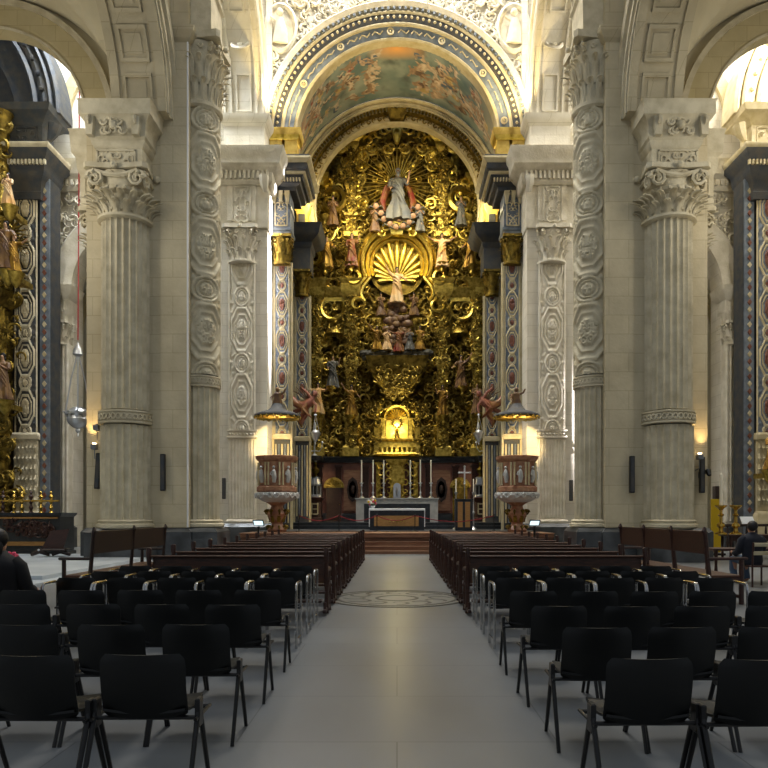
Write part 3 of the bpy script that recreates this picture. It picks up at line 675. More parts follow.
# painted vault between the two arches
mb = MB(); NU, NV = 300, 70
def vf(u, v):
    t = PI*(1.12*u-.06); r = AR+(BRo-AR)*v; cz = AC[1]+(BC[1]-AC[1])*v; y = 33.4+3.6*v
    return (r*math.cos(PI-t), y, cz+r*math.sin(PI-t))
mb.grid(NU, NV, vf); fo = mb.build('painted_vault', 'fresco', label='fresco of cloud-borne figures painted on the vault above the altarpiece', cat='fresco') if False else mb.build('painted_vault', 'fresco', label='vault fresco of cloud-borne figures around an orange glow above the altarpiece')
fo['category'] = 'fresco'
me = fo.data; at = me.color_attributes.new('paint', 'FLOAT_COLOR', 'POINT')
Rr = random.Random(8); figs = []
pal = [(.42, .3, .2), (.28, .18, .11), (.3, .08, .05), (.13, .08, .05), (.5, .4, .3), (.08, .11, .16), (.45, .32, .12), (.12, .07, .05)]
def figr(cx, cy, s):
    a = Rr.uniform(0, TAU); sk = pal[Rr.choice((0, 1, 4))]; dr = Rr.choice(pal)
    tx, ty = cx+math.cos(a)*s*.5, cy+math.sin(a)*s*.5
    figs.append((cx, cy, tx, ty, s*.22, sk)); figs.append((cx-math.cos(a)*s*.3, cy-math.sin(a)*s*.3, cx, cy, s*.27, dr)); figs.append((tx, ty, tx+.01, ty+s*.18, s*.13, sk))
    for k in range(4):
        b2 = Rr.uniform(0, TAU); o = (tx, ty) if k < 2 else (cx-math.cos(a)*s*.3, cy-math.sin(a)*s*.3); figs.append((o[0], o[1], o[0]+math.cos(b2)*s*.6, o[1]+math.sin(b2)*s*.6, s*.085, sk))
for i in range(120):                      # clusters left and right of the centre, arc length metres vs depth
    sd = Rr.choice((-1, 1)); q = Rr.choice((.12, .2, .3, .42, .46)); figr(sd*q*15.5*Rr.uniform(.8, 1.15)*.5*1.35, Rr.uniform(.5, 3.0), Rr.uniform(.3, .62))
for i in range(26): figr(Rr.choice((-1, 1))*Rr.uniform(5.6, 7.2), Rr.uniform(.8, 2.6), .8)
cols = []
for i in range(NU+1):
    for j in range(NV+1):
        u, v = i/NU, j/NV; x = (u-.5)*PI*1.12*AR*1.02; y = v*3.6
        n1 = noise.fractal(Vector((x*.5, y*.6, 1)), 1, 2, 4); n2 = noise.fractal(Vector((x*1.3, y*1.3, 9)), 1, 2, 4)
        c = Vector((.1, .15, .14)).lerp(Vector((.28, .31, .26)), max(0, min(1, .5+n1))); c = c.lerp(Vector((.08, .1, .09)), max(0, min(1, n2*1.2)))
        if abs(x) > 4.6: c = c.lerp(Vector((.3, .27, .2)), min(1, (abs(x)-4.6)*1.5)*.7)
        g = math.hypot(x/1.2, (y-.15)/.6)
        if g < 1.3: c = c.lerp(Vector((.75, .36, .1)), max(0, 1-g/1.3)); 
        if abs(x) > 4.7 and 3.0 > y > .2:
            if int(abs(x)*3) % 2 == 0 and y > 2.2: c = c*.7
        for a0, b0, a1, b1, r, cc in figs:
            if abs(x-a0) > 1.2: continue
            dx, dy = a1-a0, b1-b0; L = dx*dx+dy*dy+1e-6; t = max(0, min(1, ((x-a0)*dx+(y-b0)*dy)/L)); dd = math.hypot(x-a0-dx*t, y-b0-dy*t)
            if dd < r: c = Vector(cc)*(.75+.5*(noise.noise(Vector((x*5, y*5, r*30)))+.4))
        cols += [max(0, c[0]), max(0, c[1]), max(0, c[2]), 1]
at.data.foreach_set('color', cols)
# inner arch with stacked mouldings
ia = empty('altar_arch', (0, 37, BC[1]), 'inner round arch of grey and gilt mouldings framing the top of the altarpiece', 'arch')
w = BRo-BRi
for nm, a0, a1, dep, mt in (('outer_moulding', 0, .14, .0, 'cream_poly'), ('plain_band', .14, .3, .1, 'carved'), ('moulding', .3, .4, .0, 'cream_poly'), ('beaded_band', .4, .56, .12, 'cream_poly'), ('moulding', .56, .64, .02, 'gold_dark'), ('carved_band', .64, .92, .25, 'cream_poly'), ('inner_moulding', .92, 1, .18, 'cream_poly')):
    mb = MB(); ro = BRo-w*a0; ri = BRo-w*a1; bk = 37.62; moulding_ring(mb, BC, [(ri, bk), (ri, 37+dep+.05), ((ri+ro)/2, 37+dep-.04), (ro, 37+dep+.05), (ro, bk)], t0=-.25, t1=PI+.25); mb.build(nm, mt, ia)
mb = MB(); blocks_on_arc(mb, BC, BRo-w*.48, 36.98, 37.15, .1, .13, 90, t0=-.1, t1=PI+.1); mb.build('dentil_row', 'gold_dark', ia)
mb = MB()
for i in range(24):
    t = PI*(i+.5)/24; r = BRo-w*.78; scroll(mb, r*math.cos(t), 37.2, BC[1]+r*math.sin(t), .14, t, 1, 0, .2); scroll(mb, (r+.02)*math.cos(t+.07), 37.2, BC[1]+(r+.02)*math.sin(t+.07), .13, t+3, -1, 0, .2)
mb.stack(0, 37.15, .35, .2, [(0, BC[1]+BRi+.1), (.1, BC[1]+BRi+.3), (.15, BC[1]+BRi+.6)]); mb.build('scrollwork', 'gold_dark', ia)

# ---------------------------------------------------------------- chancel side walls and coloured marble pilasters
def poly_pilaster(root, xc, W, y, z0, zb, z1, p=3.6):
    mb = MB()
    def fn(u, v):
        q = 2*u-1; h, k = strap(q, v*(z1-zb)/W*.75, p); return (xc+q*W, y-.06*h, zb+v*(z1-zb))
    def mf(u, v):
        return strap(2*u-1, v*(z1-zb)/W*.75, p)[1]
    mb.grid(40, int((z1-zb)/.05), fn, mf=mf); mb.build('shaft', ['cream_poly', 'blue_poly', 'red_poly'], root, ang=60)
    mb = MB(); n = 5
    for i in range(n): a = xc-W+2*W*(i+.5)/n; mb.tube([(a, y, z0+.3), (a, y, zb-.5)], W/n*.62, 8, i % 2)
    mb.box(xc-W, xc+W, y, y+.2, z0, zb, 2); mb.build('lower_shaft', ['cream_poly', 'blue_poly', 'dark_poly'], root)
    mb = MB(); mb.stack(xc, y+.1, W, .12, [(0, zb-.3), (.05, zb-.27), (.05, zb-.08), (0, zb-.02)]); mb.build('shaft_band', 'cream_poly', root)
    for sx in (-1, 1): MB().stack(xc+sx*(W+.07), y+.12, .05, .1, [(0, z0), (0, z1)]).build('side_strip', 'cream_poly', root)
for s in (-1, 1):
    mb = MB(); mb.box(s*5.62, s*6.2, 33.2, 41, 0, 20); mb.build('wall_chancel_'+SIDE[s], 'dark_poly', kind='structure', smooth=False)
    MB().box(s*5.3, s*6.15, 32.9, 33.4, .8, 17.6).build('trim_3', 'white_stone', kind='structure', smooth=False)
    r = empty('marble_pilaster', (s*5.3, 33, .8), 'coloured marble strapwork pilaster on the chancel corner behind the %s pulpit' % SIDE[s], 'pilaster', 'front marble pilasters')
    xc = s*5.38; poly_pilaster(r, xc, .36, 32.75, .8, 5.3, 13.3)
    mb = MB(); capital(mb, xc, 32.8, 13.2, 14.5, .38, n=10); mb.build('capital', 'gold_dark', r)
    mb = MB(); mb.stack(s*5.4, 33.2, .42, .6, [(0, 14.5), (0, 14.7), (.06, 14.75), (.06, 14.85), (0, 14.9), (0, 15.7), (.05, 15.75), (.05, 15.85), (0, 15.9), (0, 16.6)]); mb.build('frieze', 'blue_poly', r)
    mb = MB(); relief_panel(mb, xc-.3, xc+.3, 14.9, 16.4, 32.5, 21, s=.1, n=7); 
    for q in (-.3, .0, .3): mb.stack(s*5.4+q, 32.55, .05, .1, [(0, 15.95), (.07, 16.5)])
    mb.build('frieze_ornament', 'cream_poly', r)
    mb = MB(); mb.stack(s*5.3, 33.5, .5, .9, [(0, 16.5), (.1, 16.55), (.12, 16.7), (.3, 16.8), (.34, 16.95), (.45, 17.0), (.5, 17.1)]); mb.build('lower_cornice', 'dark_poly', r)
    mb = MB(); mb.stack(s*5.3, 33.5, .5, .9, [(.52, 17.1), (.6, 17.15), (.6, 17.22)]); mb.stack(s*5.3, 33.5, .5, .9, [(.72, 17.55), (.88, 17.7), (.88, 17.78)]); dentils(mb, s*5.3-.9, s*5.3+.9, 32.15, 16.8, 16.94, .07, .1); mb.build('pale_moulding', 'cream_poly', r)
    mb = MB(); mb.stack(s*5.3, 33.5, .5, .9, [(.6, 17.22), (.7, 17.3), (.7, 17.55)]); mb.stack(s*5.3, 33.5, .5, .9, [(.8, 17.78), (.8, 17.88)]); mb.build('upper_cornice', 'dark_poly', r)
    r = empty('marble_pilaster', (s*5.0, 37, 1.1), 'narrow coloured marble pilaster flanking the %s edge of the altarpiece' % SIDE[s], 'pilaster', 'rear marble pilasters')
    xc = s*X(492, 36.5)*1.0; xc = s*abs(xc); poly_pilaster(r, xc, .34, 36.5, 1.1, 5.6, 12.9)
    mb = MB(); capital(mb, xc, 36.6, 12.9, 14.2, .34, n=10); mb.build('capital', 'gold_dark', r)
    mb = MB(); mb.stack(s*4.95, 37, .45, .7, [(0, 14.2), (0, 15.3), (.08, 15.4), (.1, 15.6), (.35, 15.8), (.5, 15.95), (.55, 16.2), (.65, 16.4)]); mb.build('entablature', 'dark_poly', r)
    mb = MB(); mb.stack(s*4.98, 37, .32, .4, [(0, 16.4), (0, 16.6), (-.04, 16.65), (-.04, 17.3), (.06, 17.45), (.12, 17.7)]); mb.build('gilt_block', 'gilt_stone', r)
    mb = MB(); mb.stack(s*4.98, 36.7, .17, .13, [(0, 16.75), (0, 17.2)]); mb.build('panel', 'dark_poly', r)
    # upper side return up to the vault
    mb = MB(); mb.box(s*5.3, s*6, 37.0, 41, 16, 20); mb.build('trim_4', 'dark_poly', kind='structure', smooth=False)
mb = MB()
for i in range(40):
    t0, t1 = -.3+(PI+.6)*i/40, -.3+(PI+.6)*(i+1)/40; q = lambda t, r: (r*math.cos(t), BC[1]+r*math.sin(t))
    mb.prism([q(t0, BRo-.2), q(t1, BRo-.2), q(t1, BRo+3), q(t0, BRo+3)], 37.6, 38.2, 'y')
mb.build('wall_vault_end', 'dark_poly', kind='structure', smooth=False)
MB().box(-6.2, 6.2, 41, 41.6, 0, 27).build('wall_apse', 'dark_poly', kind='structure', smooth=False)
# ================================================================ MAIN ALTARPIECE
YA = 40.0
def ax_(px): return X(px, 40)
def az(py): return Z(py, 40)
alt = empty('altarpiece', (0, 40, 1.1), 'huge gilded carved baroque altarpiece filling the chancel wall under the painted vault', 'altarpiece')
# base of red and brown marble with black ledge
mb = MB(); mb.box(ax_(309), ax_(485), 39.8, 40.6, 1.1, az(463)); mb.build('base', 'red_poly', alt, smooth=False)
mb = MB(); mb.stack(0, 40, abs(ax_(309)), .35, [(0, az(463)), (.1, az(461)), (.15, az(458)), (0, az(457))]); mb.stack(0, 40, abs(ax_(309)), .3, [(0, 1.1), (0, 1.5), (-.08, 1.55)]); mb.build('base_ledge', 'black_marble', alt)
for s in (-1, 1):
    mb = MB()
    for px in (412, 428, 455, 474):
        x = s*ax_(px); mb.stack(x, 39.75, .16, .08, [(.05, 1.5), (0, 1.6), (0, 4.1), (.06, 4.2), (.06, 4.3)])
    mb.build('base_pilasters', 'wood_red', alt)
    mb = MB(); x = s*ax_(441); mb.box(x-.5, x+.5, 39.68, 39.8, 1.7, 4.0)
    mb.build('base_panel', 'stair', alt)
    mb = MB()
    T = Matrix.Translation((x, 39.66, 2.9)) @ Matrix.Rotation(PI/2, 4, 'X') @ Matrix.Diagonal((.8, 1.7, 1, 1)); mb.lathe([(.3, 0), (.42, 0), (.42, .04), (.3, .04), (.3, 0)], 8, T=T); mb.lathe([(.01, 0), (.16, 0), (.1, .06), (.01, .07)], 8, T=T)
    mb.build('panel_ornament', 'wood_dark', alt)
    # door with gilded arched head
    x = s*ax_(459.5); mb = MB(); mb.box(x-.42, x+.42, 39.62, 39.75, 1.1, 3.0); 
    for zz in (1.25, 2.15): mb.box(x-.32, x+.32, 39.59, 39.64, zz, zz+.75)
    dr = mb.build('door', 'wood_red' if s < 0 else 'gold_dark', alt); MB().ball((x-s*.33, 39.55, 2.05), .035).build('door_knob', 'brass', dr)
    mb = MB(); mb.prism([(x+.5*math.cos(PI*i/16), 3.0+.5*math.sin(PI*i/16)) for i in range(17)], 39.6, 39.75, 'y')
    for i in range(7): t = PI*(i+.5)/7; mb.tube([(x+.1*math.cos(t), 39.58, 3.05+.1*math.sin(t)), (x+.42*math.cos(t), 39.55, 3.02+.42*math.sin(t))], [.02, .06], 5)
    mb.ring((x, 3.0), .5, .58, 39.55, 39.78); mb.build('door_arch', 'gold', alt)
# carved gilded ground: a deep relief
def inside(x, z, m=.15): return abs(x) < 5.05-m and (z < 17.5 or math.hypot(x, z-BC[1]+0) < BRi*1.09-m+.15)
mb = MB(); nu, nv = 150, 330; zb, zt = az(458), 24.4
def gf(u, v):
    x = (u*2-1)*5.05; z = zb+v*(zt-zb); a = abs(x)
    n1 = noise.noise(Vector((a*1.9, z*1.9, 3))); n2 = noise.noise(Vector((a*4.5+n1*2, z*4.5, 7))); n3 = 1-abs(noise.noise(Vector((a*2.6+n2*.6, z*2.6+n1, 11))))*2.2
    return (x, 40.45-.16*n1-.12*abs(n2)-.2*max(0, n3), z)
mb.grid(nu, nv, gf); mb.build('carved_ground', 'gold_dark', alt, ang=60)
# scrollwork over the whole face, in tiers
tiers = [(457, 405), (405, 355), (355, 300), (300, 250), (250, 200), (200, 150), (165, 128)]
for k, (y0, y1) in enumerate(tiers):
    z0, z1 = az(y0), az(y1); mb = MB()
    def reg(R):
        x, z = R.uniform(.15, 4.85), R.uniform(z0, z1)
        if not inside(x, z, .25): return None
        if x < 1.6 and 12.5 < z < 17.3: return None
        if x < 1.9 and 17.6 < z < 22.6 and R.random() < .93: return None
        if x < .9 and az(442) < z < az(402): return None
        return (x, z)
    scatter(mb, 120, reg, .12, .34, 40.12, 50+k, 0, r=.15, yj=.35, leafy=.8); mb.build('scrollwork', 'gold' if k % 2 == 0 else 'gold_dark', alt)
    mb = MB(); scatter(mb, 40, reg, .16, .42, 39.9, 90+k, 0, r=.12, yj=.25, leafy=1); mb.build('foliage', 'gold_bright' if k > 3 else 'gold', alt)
# estipite pillars
def estipite(px, y0, y1, w, name='estipite'):
    x = ax_(px); z0, z1 = az(y0), az(y1); h = z1-z0; q = lambda t: z0+h*t
    o = MB(); o.stack(x, 39.7, w, w*.8, [(.1, q(0)), (.1, q(.05)), (-.05, q(.07)), (-.02, q(.2)), (.1, q(.22)), (.1, q(.25)), (-w*.55, q(.27)), (-w*.1, q(.52)), (.05, q(.54)), (.05, q(.57)), (-w*.35, q(.6)), (-w*.3, q(.7)), (.02, q(.72)), (.02, q(.75)), (-w*.4, q(.77)), (-w*.3, q(.9)), (w*.2, q(.93)), (w*.5, q(.96)), (w*.6, q(1))])
    e = o.build(name, 'gold', alt)
    o = MB(); Rq = random.Random(int(px)+5)
    for i in range(int(h*9)):
        zz = z0+h*(.06+.9*i/(h*9)); xx = x+Rq.uniform(-w, w)*.8
        scroll(o, xx, 39.7-w*1.0, zz, w*Rq.uniform(.35, .6), Rq.uniform(0, TAU), Rq.choice((-1, 1)), 0, .2)
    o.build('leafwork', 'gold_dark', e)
    o = MB(); R = random.Random(int(px))
    for t in (.1, .15, .32, .38, .44, .49, .63, .68, .8, .86):
        for sg in (-1, 1): scroll(o, x+sg*w*.45, 39.7-w*.85, q(t), w*.5, PI/2-sg*.6+R.uniform(-.3, .3), sg, 0, .2)
        o.ball((x, 39.7-w*.95, q(t+.02)), w*.22, n=7, k=5)
    for sg in (-1, 1):
        for t in (.27, .58, .76): leaf(o, x+sg*w*.5, 39.6, q(t), 0 if sg > 0 else PI, h*.08, w*.25, w*.6)
    o.build('carving', 'gold_bright', e)
for px in (442.5, 351.5): estipite(px, 457, 288, .36); estipite(px, 240, 147, .3)
for px in (476, 318): estipite(px, 457, 288, .3); estipite(px, 240, 178, .22)
# entablature segments between the tiers
for s in (-1, 1):
    for a, b2, y, o in ((436, 449, 288, .0), (469, 484, 288, .0), (449, 469, 296, .15)):
        mb = MB(); xa, xb = s*ax_(a), s*ax_(b2); mb.stack((xa+xb)/2, 39.75+o, abs(xb-xa)/2, .4, [(0, az(y+8)), (0, az(y+4)), (.1, az(y+2)), (.12, az(y)), (.25, az(y-3)), (.28, az(y-5)), (0, az(y-6))]); mb.build('entablature', 'gold', alt)
    for a, y in ((442.5, 147),): 
        mb = MB(); x = s*ax_(a); mb.stack(x, 39.7, .42, .35, [(0, az(y+2)), (.1, az(y)), (.35, az(y-3)), (.42, az(y-6)), (.1, az(y-7)), (.1, az(y-9))]); mb.build('cornice', 'gold_bright', alt)
    mb = MB(); x = s*ax_(475); mb.stack(x, 39.7, .3, .3, [(0, az(190)), (.05, az(187)), (.3, az(184)), (.35, az(180)), (0, az(179))]); mb.build('cornice', 'gold_bright', alt)
    # curved canopy over the side statues
    for px, y in ((459, 376), (459, 236)):
        mb = MB(); x = s*ax_(px); mb.lathe([(.01, .5), (.15, .45), (.35, .3), (.5, .12), (.55, 0), (.4, -.03), (.01, .05)], 18, (x, 39.75, az(y)+2.3)); 
        mb.build('niche_canopy', 'gold', alt)
    # side medallion frames
    mb = MB(); x = s*ax_(461); moulding_ring(mb, (x, az(310)), [(.55, 39.8), (.55, 39.55), (.65, 39.5), (.72, 39.55), (.72, 39.8)], 0, TAU, 32); mb.build('medallion_frame', 'gold_bright', alt)
    # volute wings by the upper arch
    mb = MB()
    for (px, y, S, th) in ((462, 205, .9, 1.6), (470, 235, .7, 3.0), (480, 262, .6, .5), (455, 150, .6, 2.2)):
        scroll(mb, s*ax_(px), 39.6, az(y), S, th if s > 0 else PI-th, s, 0, .13, n=16)
    mb.build('large_volutes', 'gold_bright', alt)
# consoles carrying the statues
for px, y in ((333, 389), (461, 389), (317.5, 415), (477.5, 415), (351.5, 417), (442.5, 417), (352, 268), (441, 268), (326, 270), (470, 270), (326, 222), (468, 222)):
    mb = MB(); mb.lathe([(.02, -.55), (.12, -.45), (.1, -.3), (.28, -.1), (.34, 0), (.01, .01)], 12, (ax_(px), 39.2, az(y))); mb.build('console', 'gold', alt)
    
# central arched frame around the shell
c = (0, az(266)); mb = MB(); R_ = 1.62
for r0, dy in ((R_+.5, .1), (R_+.22, -.1), (R_-.05, .12), (R_-.28, .32)):
    moulding_ring(mb, c, [(r0, 40.2), (r0, 39.45+dy), (r0+.1, 39.36+dy), (r0+.2, 39.42+dy), (r0+.2, 40.2)], -.45, PI+.45, 48)
for s in (-1, 1):
    t = -.45; x0, z0 = (R_+.3)*math.cos(t)*s, c[1]+(R_+.3)*math.sin(t)
    for o in (0, .28, .52):
        pts = [(x0+s*(.0+o-.25), 39.4, z0)]+[(x0+s*(o-.25+.55*math.sin(u*1.6)), 39.4, z0-1.0*u) for u in (.2, .4, .6, .8, 1)]+[(x0+s*(o+.1), 39.4, z0-1.35)]
        mb.tube(pts, .1, 6)
    scroll(mb, x0+s*.75, 39.35, z0-.1, .5, PI/2, s, 0, .16, n=16); scroll(mb, x0+s*.5, 39.3, z0-1.6, .45, 0, -s, 0, .16, n=16)
mb.build('arched_frame', 'gold_bright', alt)
mb = MB()      # scallop shell
for i in range(15):
    t = PI*(i+.5)/15*1.1-.16; x0, z0 = 0, az(281); b_ = (z0-az(266))*math.sin(t); L = -b_+math.sqrt(b_*b_-(z0-az(266))**2+1.42**2)
    mb.tube([(x0+math.cos(t)*L*q, 39.95-.15*math.sin(PI*q), z0+math.sin(t)*L*q) for q in (.1, .4, .7, .92, 1)], [.03, .08, .13, .15, .07], 8)
mb.build('scallop_shell', 'gold_bright', alt)
MB().prism([(1.6*math.cos(TAU*i/40), az(268)+1.6*math.sin(TAU*i/40)) for i in range(40)], 40.0, 40.1).build('shell_ground', 'gold_dark', alt)
mb = MB()      # keystone crest above the frame
for s in (-1, 1):
    for k in range(4): scroll(mb, s*(.15+.25*k), 39.3, az(228)-.06*k*k, .26, 1+.6*k if s > 0 else PI-1-.6*k, s, 0, .2)
mb.stack(0, 39.4, .3, .2, [(0, az(240)), (.1, az(234)), (.2, az(228))]); mb.build('crest', 'gold_bright', alt)
mb = MB()      # sunburst
for i in range(44):
    t = TAU*i/44
    if -2.3 < math.atan2(math.sin(t), math.cos(t)) < -.85: continue
    L = (2.5, 1.9, 2.2)[i % 3]; z0 = az(186); x1, z1 = math.cos(t)*L, z0+math.sin(t)*L
    if not inside(x1, z1, .3): x1 *= .8; z1 = z0+(z1-z0)*.8
    mb.tube([(math.cos(t)*.5, 39.7, z0+math.sin(t)*.5), (x1*.6, 39.6, z0+(z1-z0)*.6), (x1, 39.55, z1)], [.035, .06, .015], 5, flat=.5)
mb.build('sunburst', 'gold_bright', alt)
mb = MB()      # top crest
for s in (-1, 1):
    for k in range(6): scroll(mb, s*(.2+.28*k), 39.4, az(134)-.03*k*k, .3, 1.2+k if s > 0 else PI-1.2-k, s, 0, .18)
mb.ball((0, 39.35, az(139)), .3); mb.tube([(0, 39.3, az(150)), (0, 39.25, az(143)), (0, 39.3, az(134))], [.12, .25, .05], 8); mb.build('top_crest', 'gold_bright', alt)
# dark cloud bank under the central scene
cl = empty('cloud_bank', (0, 39.3, az(362)), 'carved dark grey cloud bank below the central figures of the altarpiece', 'cloud carving')
mb = MB(); R = random.Random(4)
for i in range(46): x = R.uniform(-1.85, 1.85); mb.ball((x, 39.25+R.uniform(-.15, .2), az(359)+R.uniform(-.32, .22)*(1-.2*abs(x))), R.uniform(.16, .3), n=9, k=6, e=(1.3, 1, .8))
mb.build('cloud', 'cloud', cl)
mb = MB(); mb.stack(0, 39.5, 1.0, .5, [(-.8, az(404)), (-.5, az(398)), (-.3, az(392)), (.1, az(386)), (.4, az(378)), (.6, az(370)), (.7, az(364)), (.75, az(362))])
for s in (-1, 1):
    for k in range(7): scroll(mb, s*(.25+.22*k), 38.6, az(366+4*(7-k)*.7), .3, k, s, 0, .2)
mb.build('central_console', 'gold_dark', alt)
mb = MB()
scatter(mb, 60, lambda R: (lambda x, z: (x, z) if x < 1.6-(az(364)-z)*.42 else None)(R.uniform(0, 1.6), R.uniform(az(402), az(364))), .12, .26, 38.8, 77, 0, r=.17, yj=.3, leafy=1)
for s in (-1, 1): mb.ball((s*1.1, 38.6, az(370)), .17); mb.ball((s*.55, 38.5, az(384)), .16)
mb.build('console_foliage', 'gold', alt)
mb = MB(); scatter(mb, 34, lambda R: (lambda x, z: (x, z) if x > .95 or z > az(409) else None)(R.uniform(0, 1.9), R.uniform(az(455), az(402))), .12, .26, 39.15, 78, 0, r=.17, yj=.2, leafy=1)
for s in (-1, 1):
    for k in range(4): leaf(mb, s*(.15+.27*k), 39.22, az(454), -PI/2, .42, .08, .1)
mb.build('tabernacle_foliage', 'gold_dark', alt)
# tabernacle niche
mb = MB(); moulding_ring(mb, (0, az(420)), [(.62, 40), (.62, 39.2), (.72, 39.1), (.82, 39.2), (.82, 40)], 0, PI, 32)
for s in (-1, 1): mb.stack(s*.75, 39.4, .1, .15, [(.06, az(440)), (0, az(438)), (0, az(422)), (.05, az(420))]); mb.stack(s*1.15, 39.5, .14, .2, [(.06, az(456)), (0, az(452)), (0, az(415)), (.1, az(412)), (.15, az(410))])
for s in (-1, 1):
    for k in range(5): scroll(mb, s*(.5+.25*k), 39.1, az(407)-.14*k, .22, 1+k*.7 if s > 0 else PI-1-k*.7, s, 0, .2)
mb.stack(0, 39.6, 1.05, .35, [(0, az(457)), (.1, az(455)), (0, az(452)), (0, az(443)), (.12, az(441)), (.12, az(440))]); mb.build('tabernacle', 'gold', alt)
mb = MB()
for i in range(13): t = PI*i/12; mb.tube([(.08*math.cos(t), 39.8, az(420)+.1), (.58*math.cos(t), 39.85, az(420)+.58*math.sin(t))], [.02, .06], 5)
mb.box(-.62, .62, 39.85, 39.95, az(440), az(418)); mb.build('tabernacle_shell', 'gold_bright', alt)
mb = MB(); mb.lathe([(.01, 0), (.2, 0), (.12, .1), (.05, .2), (.06, .35), (.14, .45), (.05, .55), (.05, .7)], 14, (0, 39.35, az(440))); mb.lathe([(.01, 0), (.2, 0), (.2, .04), (.01, .04)], 20, T=TR(0, 39.37, az(440)+.9, rx=PI/2))
for i in range(16): t = TAU*i/16; mb.tube([(math.cos(t)*.18, 39.35, az(440)+.9+math.sin(t)*.18), (math.cos(t)*.36, 39.35, az(440)+.9+math.sin(t)*.36)], [.03, .01], 4)
rec(mb.build('monstrance', 'brass'), 'gold sunburst monstrance in the bright lit niche of the altarpiece', 'monstrance')
# gold pedestal with silver door behind the altar
pd = empty('tabernacle_pedestal', (0, 38.9, 1.1), 'slim gilded pedestal with a small silver door behind the high altar', 'tabernacle')
mb = MB(); mb.stack(0, 39.1, .45, .3, [(.05, 1.1), (.0, 1.3), (0, 2.5), (-.1, 3.0), (.0, 3.4), (-.05, 4.2), (.15, 4.45), (.2, 4.55)])
for s in (-1, 1):
    for zz in (2.4, 2.8, 3.3, 3.8, 4.2): scroll(mb, s*.45, 38.75, zz, .22, zz*3, s, 0, .18); scroll(mb, s*.9, 39.1, zz, .25, zz*2, -s, 0, .15)
    mb.stack(s*1.05, 39.3, .12, .2, [(.05, 1.1), (0, 1.3), (0, 4.2), (.1, 4.4)])
mb.build('pedestal', 'gold', pd)
mb = MB(); T = Matrix.Translation((0, 38.7, 0)); mb.prism([(-.2, 2.3), (.2, 2.3), (.2, 3.0)]+[(.2*math.cos(PI*i/10), 3.05+.18*math.sin(PI*i/10)) for i in range(11)]+[(-.2, 3.0)], 38.66, 38.8); mb.tube([(0, 38.64, 2.5), (0, 38.62, 2.8), (0, 38.64, 3.0)], [.04, .08, .05], 6); mb.build('silver_door', 'silver', pd)
# statues of the altarpiece
def A(px, y, d=39.3): return (X(px, d), d, Z(y, d))
S = [('saint_statue', 'carved statue in brown and gold robe raising an arm, innermost left pillar, lower tier', 351.5, 416, 1.75, 'raise', 'robe_gold', False, 1),
     ('saint_statue', 'carved statue in gilded robe with hands together, innermost right pillar, lower tier', 442.5, 416, 1.75, 'bless', 'robe_gold', False, -1),
     ('saint_statue', 'carved statue in grey robe set higher between the two left lower pillars', 333, 388, 1.85, 'bless', 'robe_grey', False, 1),
     ('saint_statue', 'carved statue in brown robe set higher between the two right lower pillars', 461, 388, 1.85, 'raise', 'robe_brown', False, -1),
     ('saint_statue', 'carved statue in pale robe at the outermost left lower pillar', 318, 414, 1.75, 'open', 'robe_pale', False, 1),
     ('saint_statue', 'carved statue in brown robe at the outermost right lower pillar', 477, 414, 1.75, 'pray', 'robe_brown', False, 1),
     ('angel_statue', 'winged angel statue in red beside the shell niche, inner left', 352, 267, 1.9, 'bless', 'robe_red', True, 1),
     ('angel_statue', 'winged angel statue in pale robe beside the shell niche, inner right', 442, 267, 1.9, 'open', 'robe_pale', True, -1),
     ('angel_statue', 'winged gold angel at the outer left of the middle tier', 327, 268, 1.8, 'raise', 'robe_gold', True, 1),
     ('angel_statue', 'winged gold angel holding up an arm at the outer right of the middle tier', 470, 268, 1.8, 'raise', 'robe_gold', True, -1),
     ('saint_statue', 'small dark robed statue under the upper left gilded canopy', 333, 226, 1.7, 'pray', 'robe_brown', False, 1),
     ('saint_statue', 'small grey robed statue under the upper right gilded canopy', 461, 226, 1.7, 'pray', 'robe_grey', False, 1),
     ('central_statue', 'pale robed statue with raised arm in front of the golden scallop shell', 397, 303, 2.0, 'raise', 'robe_pale', False, 1),
     ('angel_statue', 'winged angel kneeling low at the left of the sunburst figure', 375, 232, 1.5, 'pray', 'robe_brown', True, 1),
     ('angel_statue', 'winged angel in grey at the right of the sunburst figure', 420, 232, 1.5, 'pray', 'robe_grey', True, 1),
     ('saint_statue', 'dark robed figure below the shell niche, left of the central figure', 381, 316, 1.3, 'pray', 'robe_brown', False, 1),
     ('saint_statue', 'dark robed figure below the shell niche, right of the central figure', 414, 316, 1.3, 'bless', 'robe_brown', False, -1),
     ('apostle_statue', 'red and orange robed carved figure seated at the middle of the dark cloud', 399, 352, 1.35, 'open', 'robe_red', False, 1),
     ('apostle_statue', 'gold robed carved figure at the left end of the dark cloud', 377, 350, 1.35, 'raise', 'robe_gold', False, 1),
     ('apostle_statue', 'gold robed carved figure at the right end of the dark cloud', 420, 350, 1.35, 'bless', 'robe_gold', False, -1),
     ('apostle_statue', 'pale robed small carved figure just left of the red figure on the cloud', 387, 350, 1.2, 'pray', 'robe_pale', False, 1),
     ('apostle_statue', 'grey robed small carved figure just right of the red figure on the cloud', 410, 350, 1.2, 'pray', 'robe_grey', False, 1)]
for k, (kd, lb, px, y, h, pose, rb, wg, fl) in enumerate(S):
    statue(kd, lb, 'statue', A(px, y, 39.0 if kd in ('central_statue', 'apostle_statue') else 39.2), h, pose, rb, wg, fl, seed=k, hair='gold_dark' if k % 3 == 2 else 'hair', base=.3 if h > 1.4 else .36)
for s in (-1, 1):      # pedestal under the central statue
    pass
mb = MB(); R = random.Random(2)
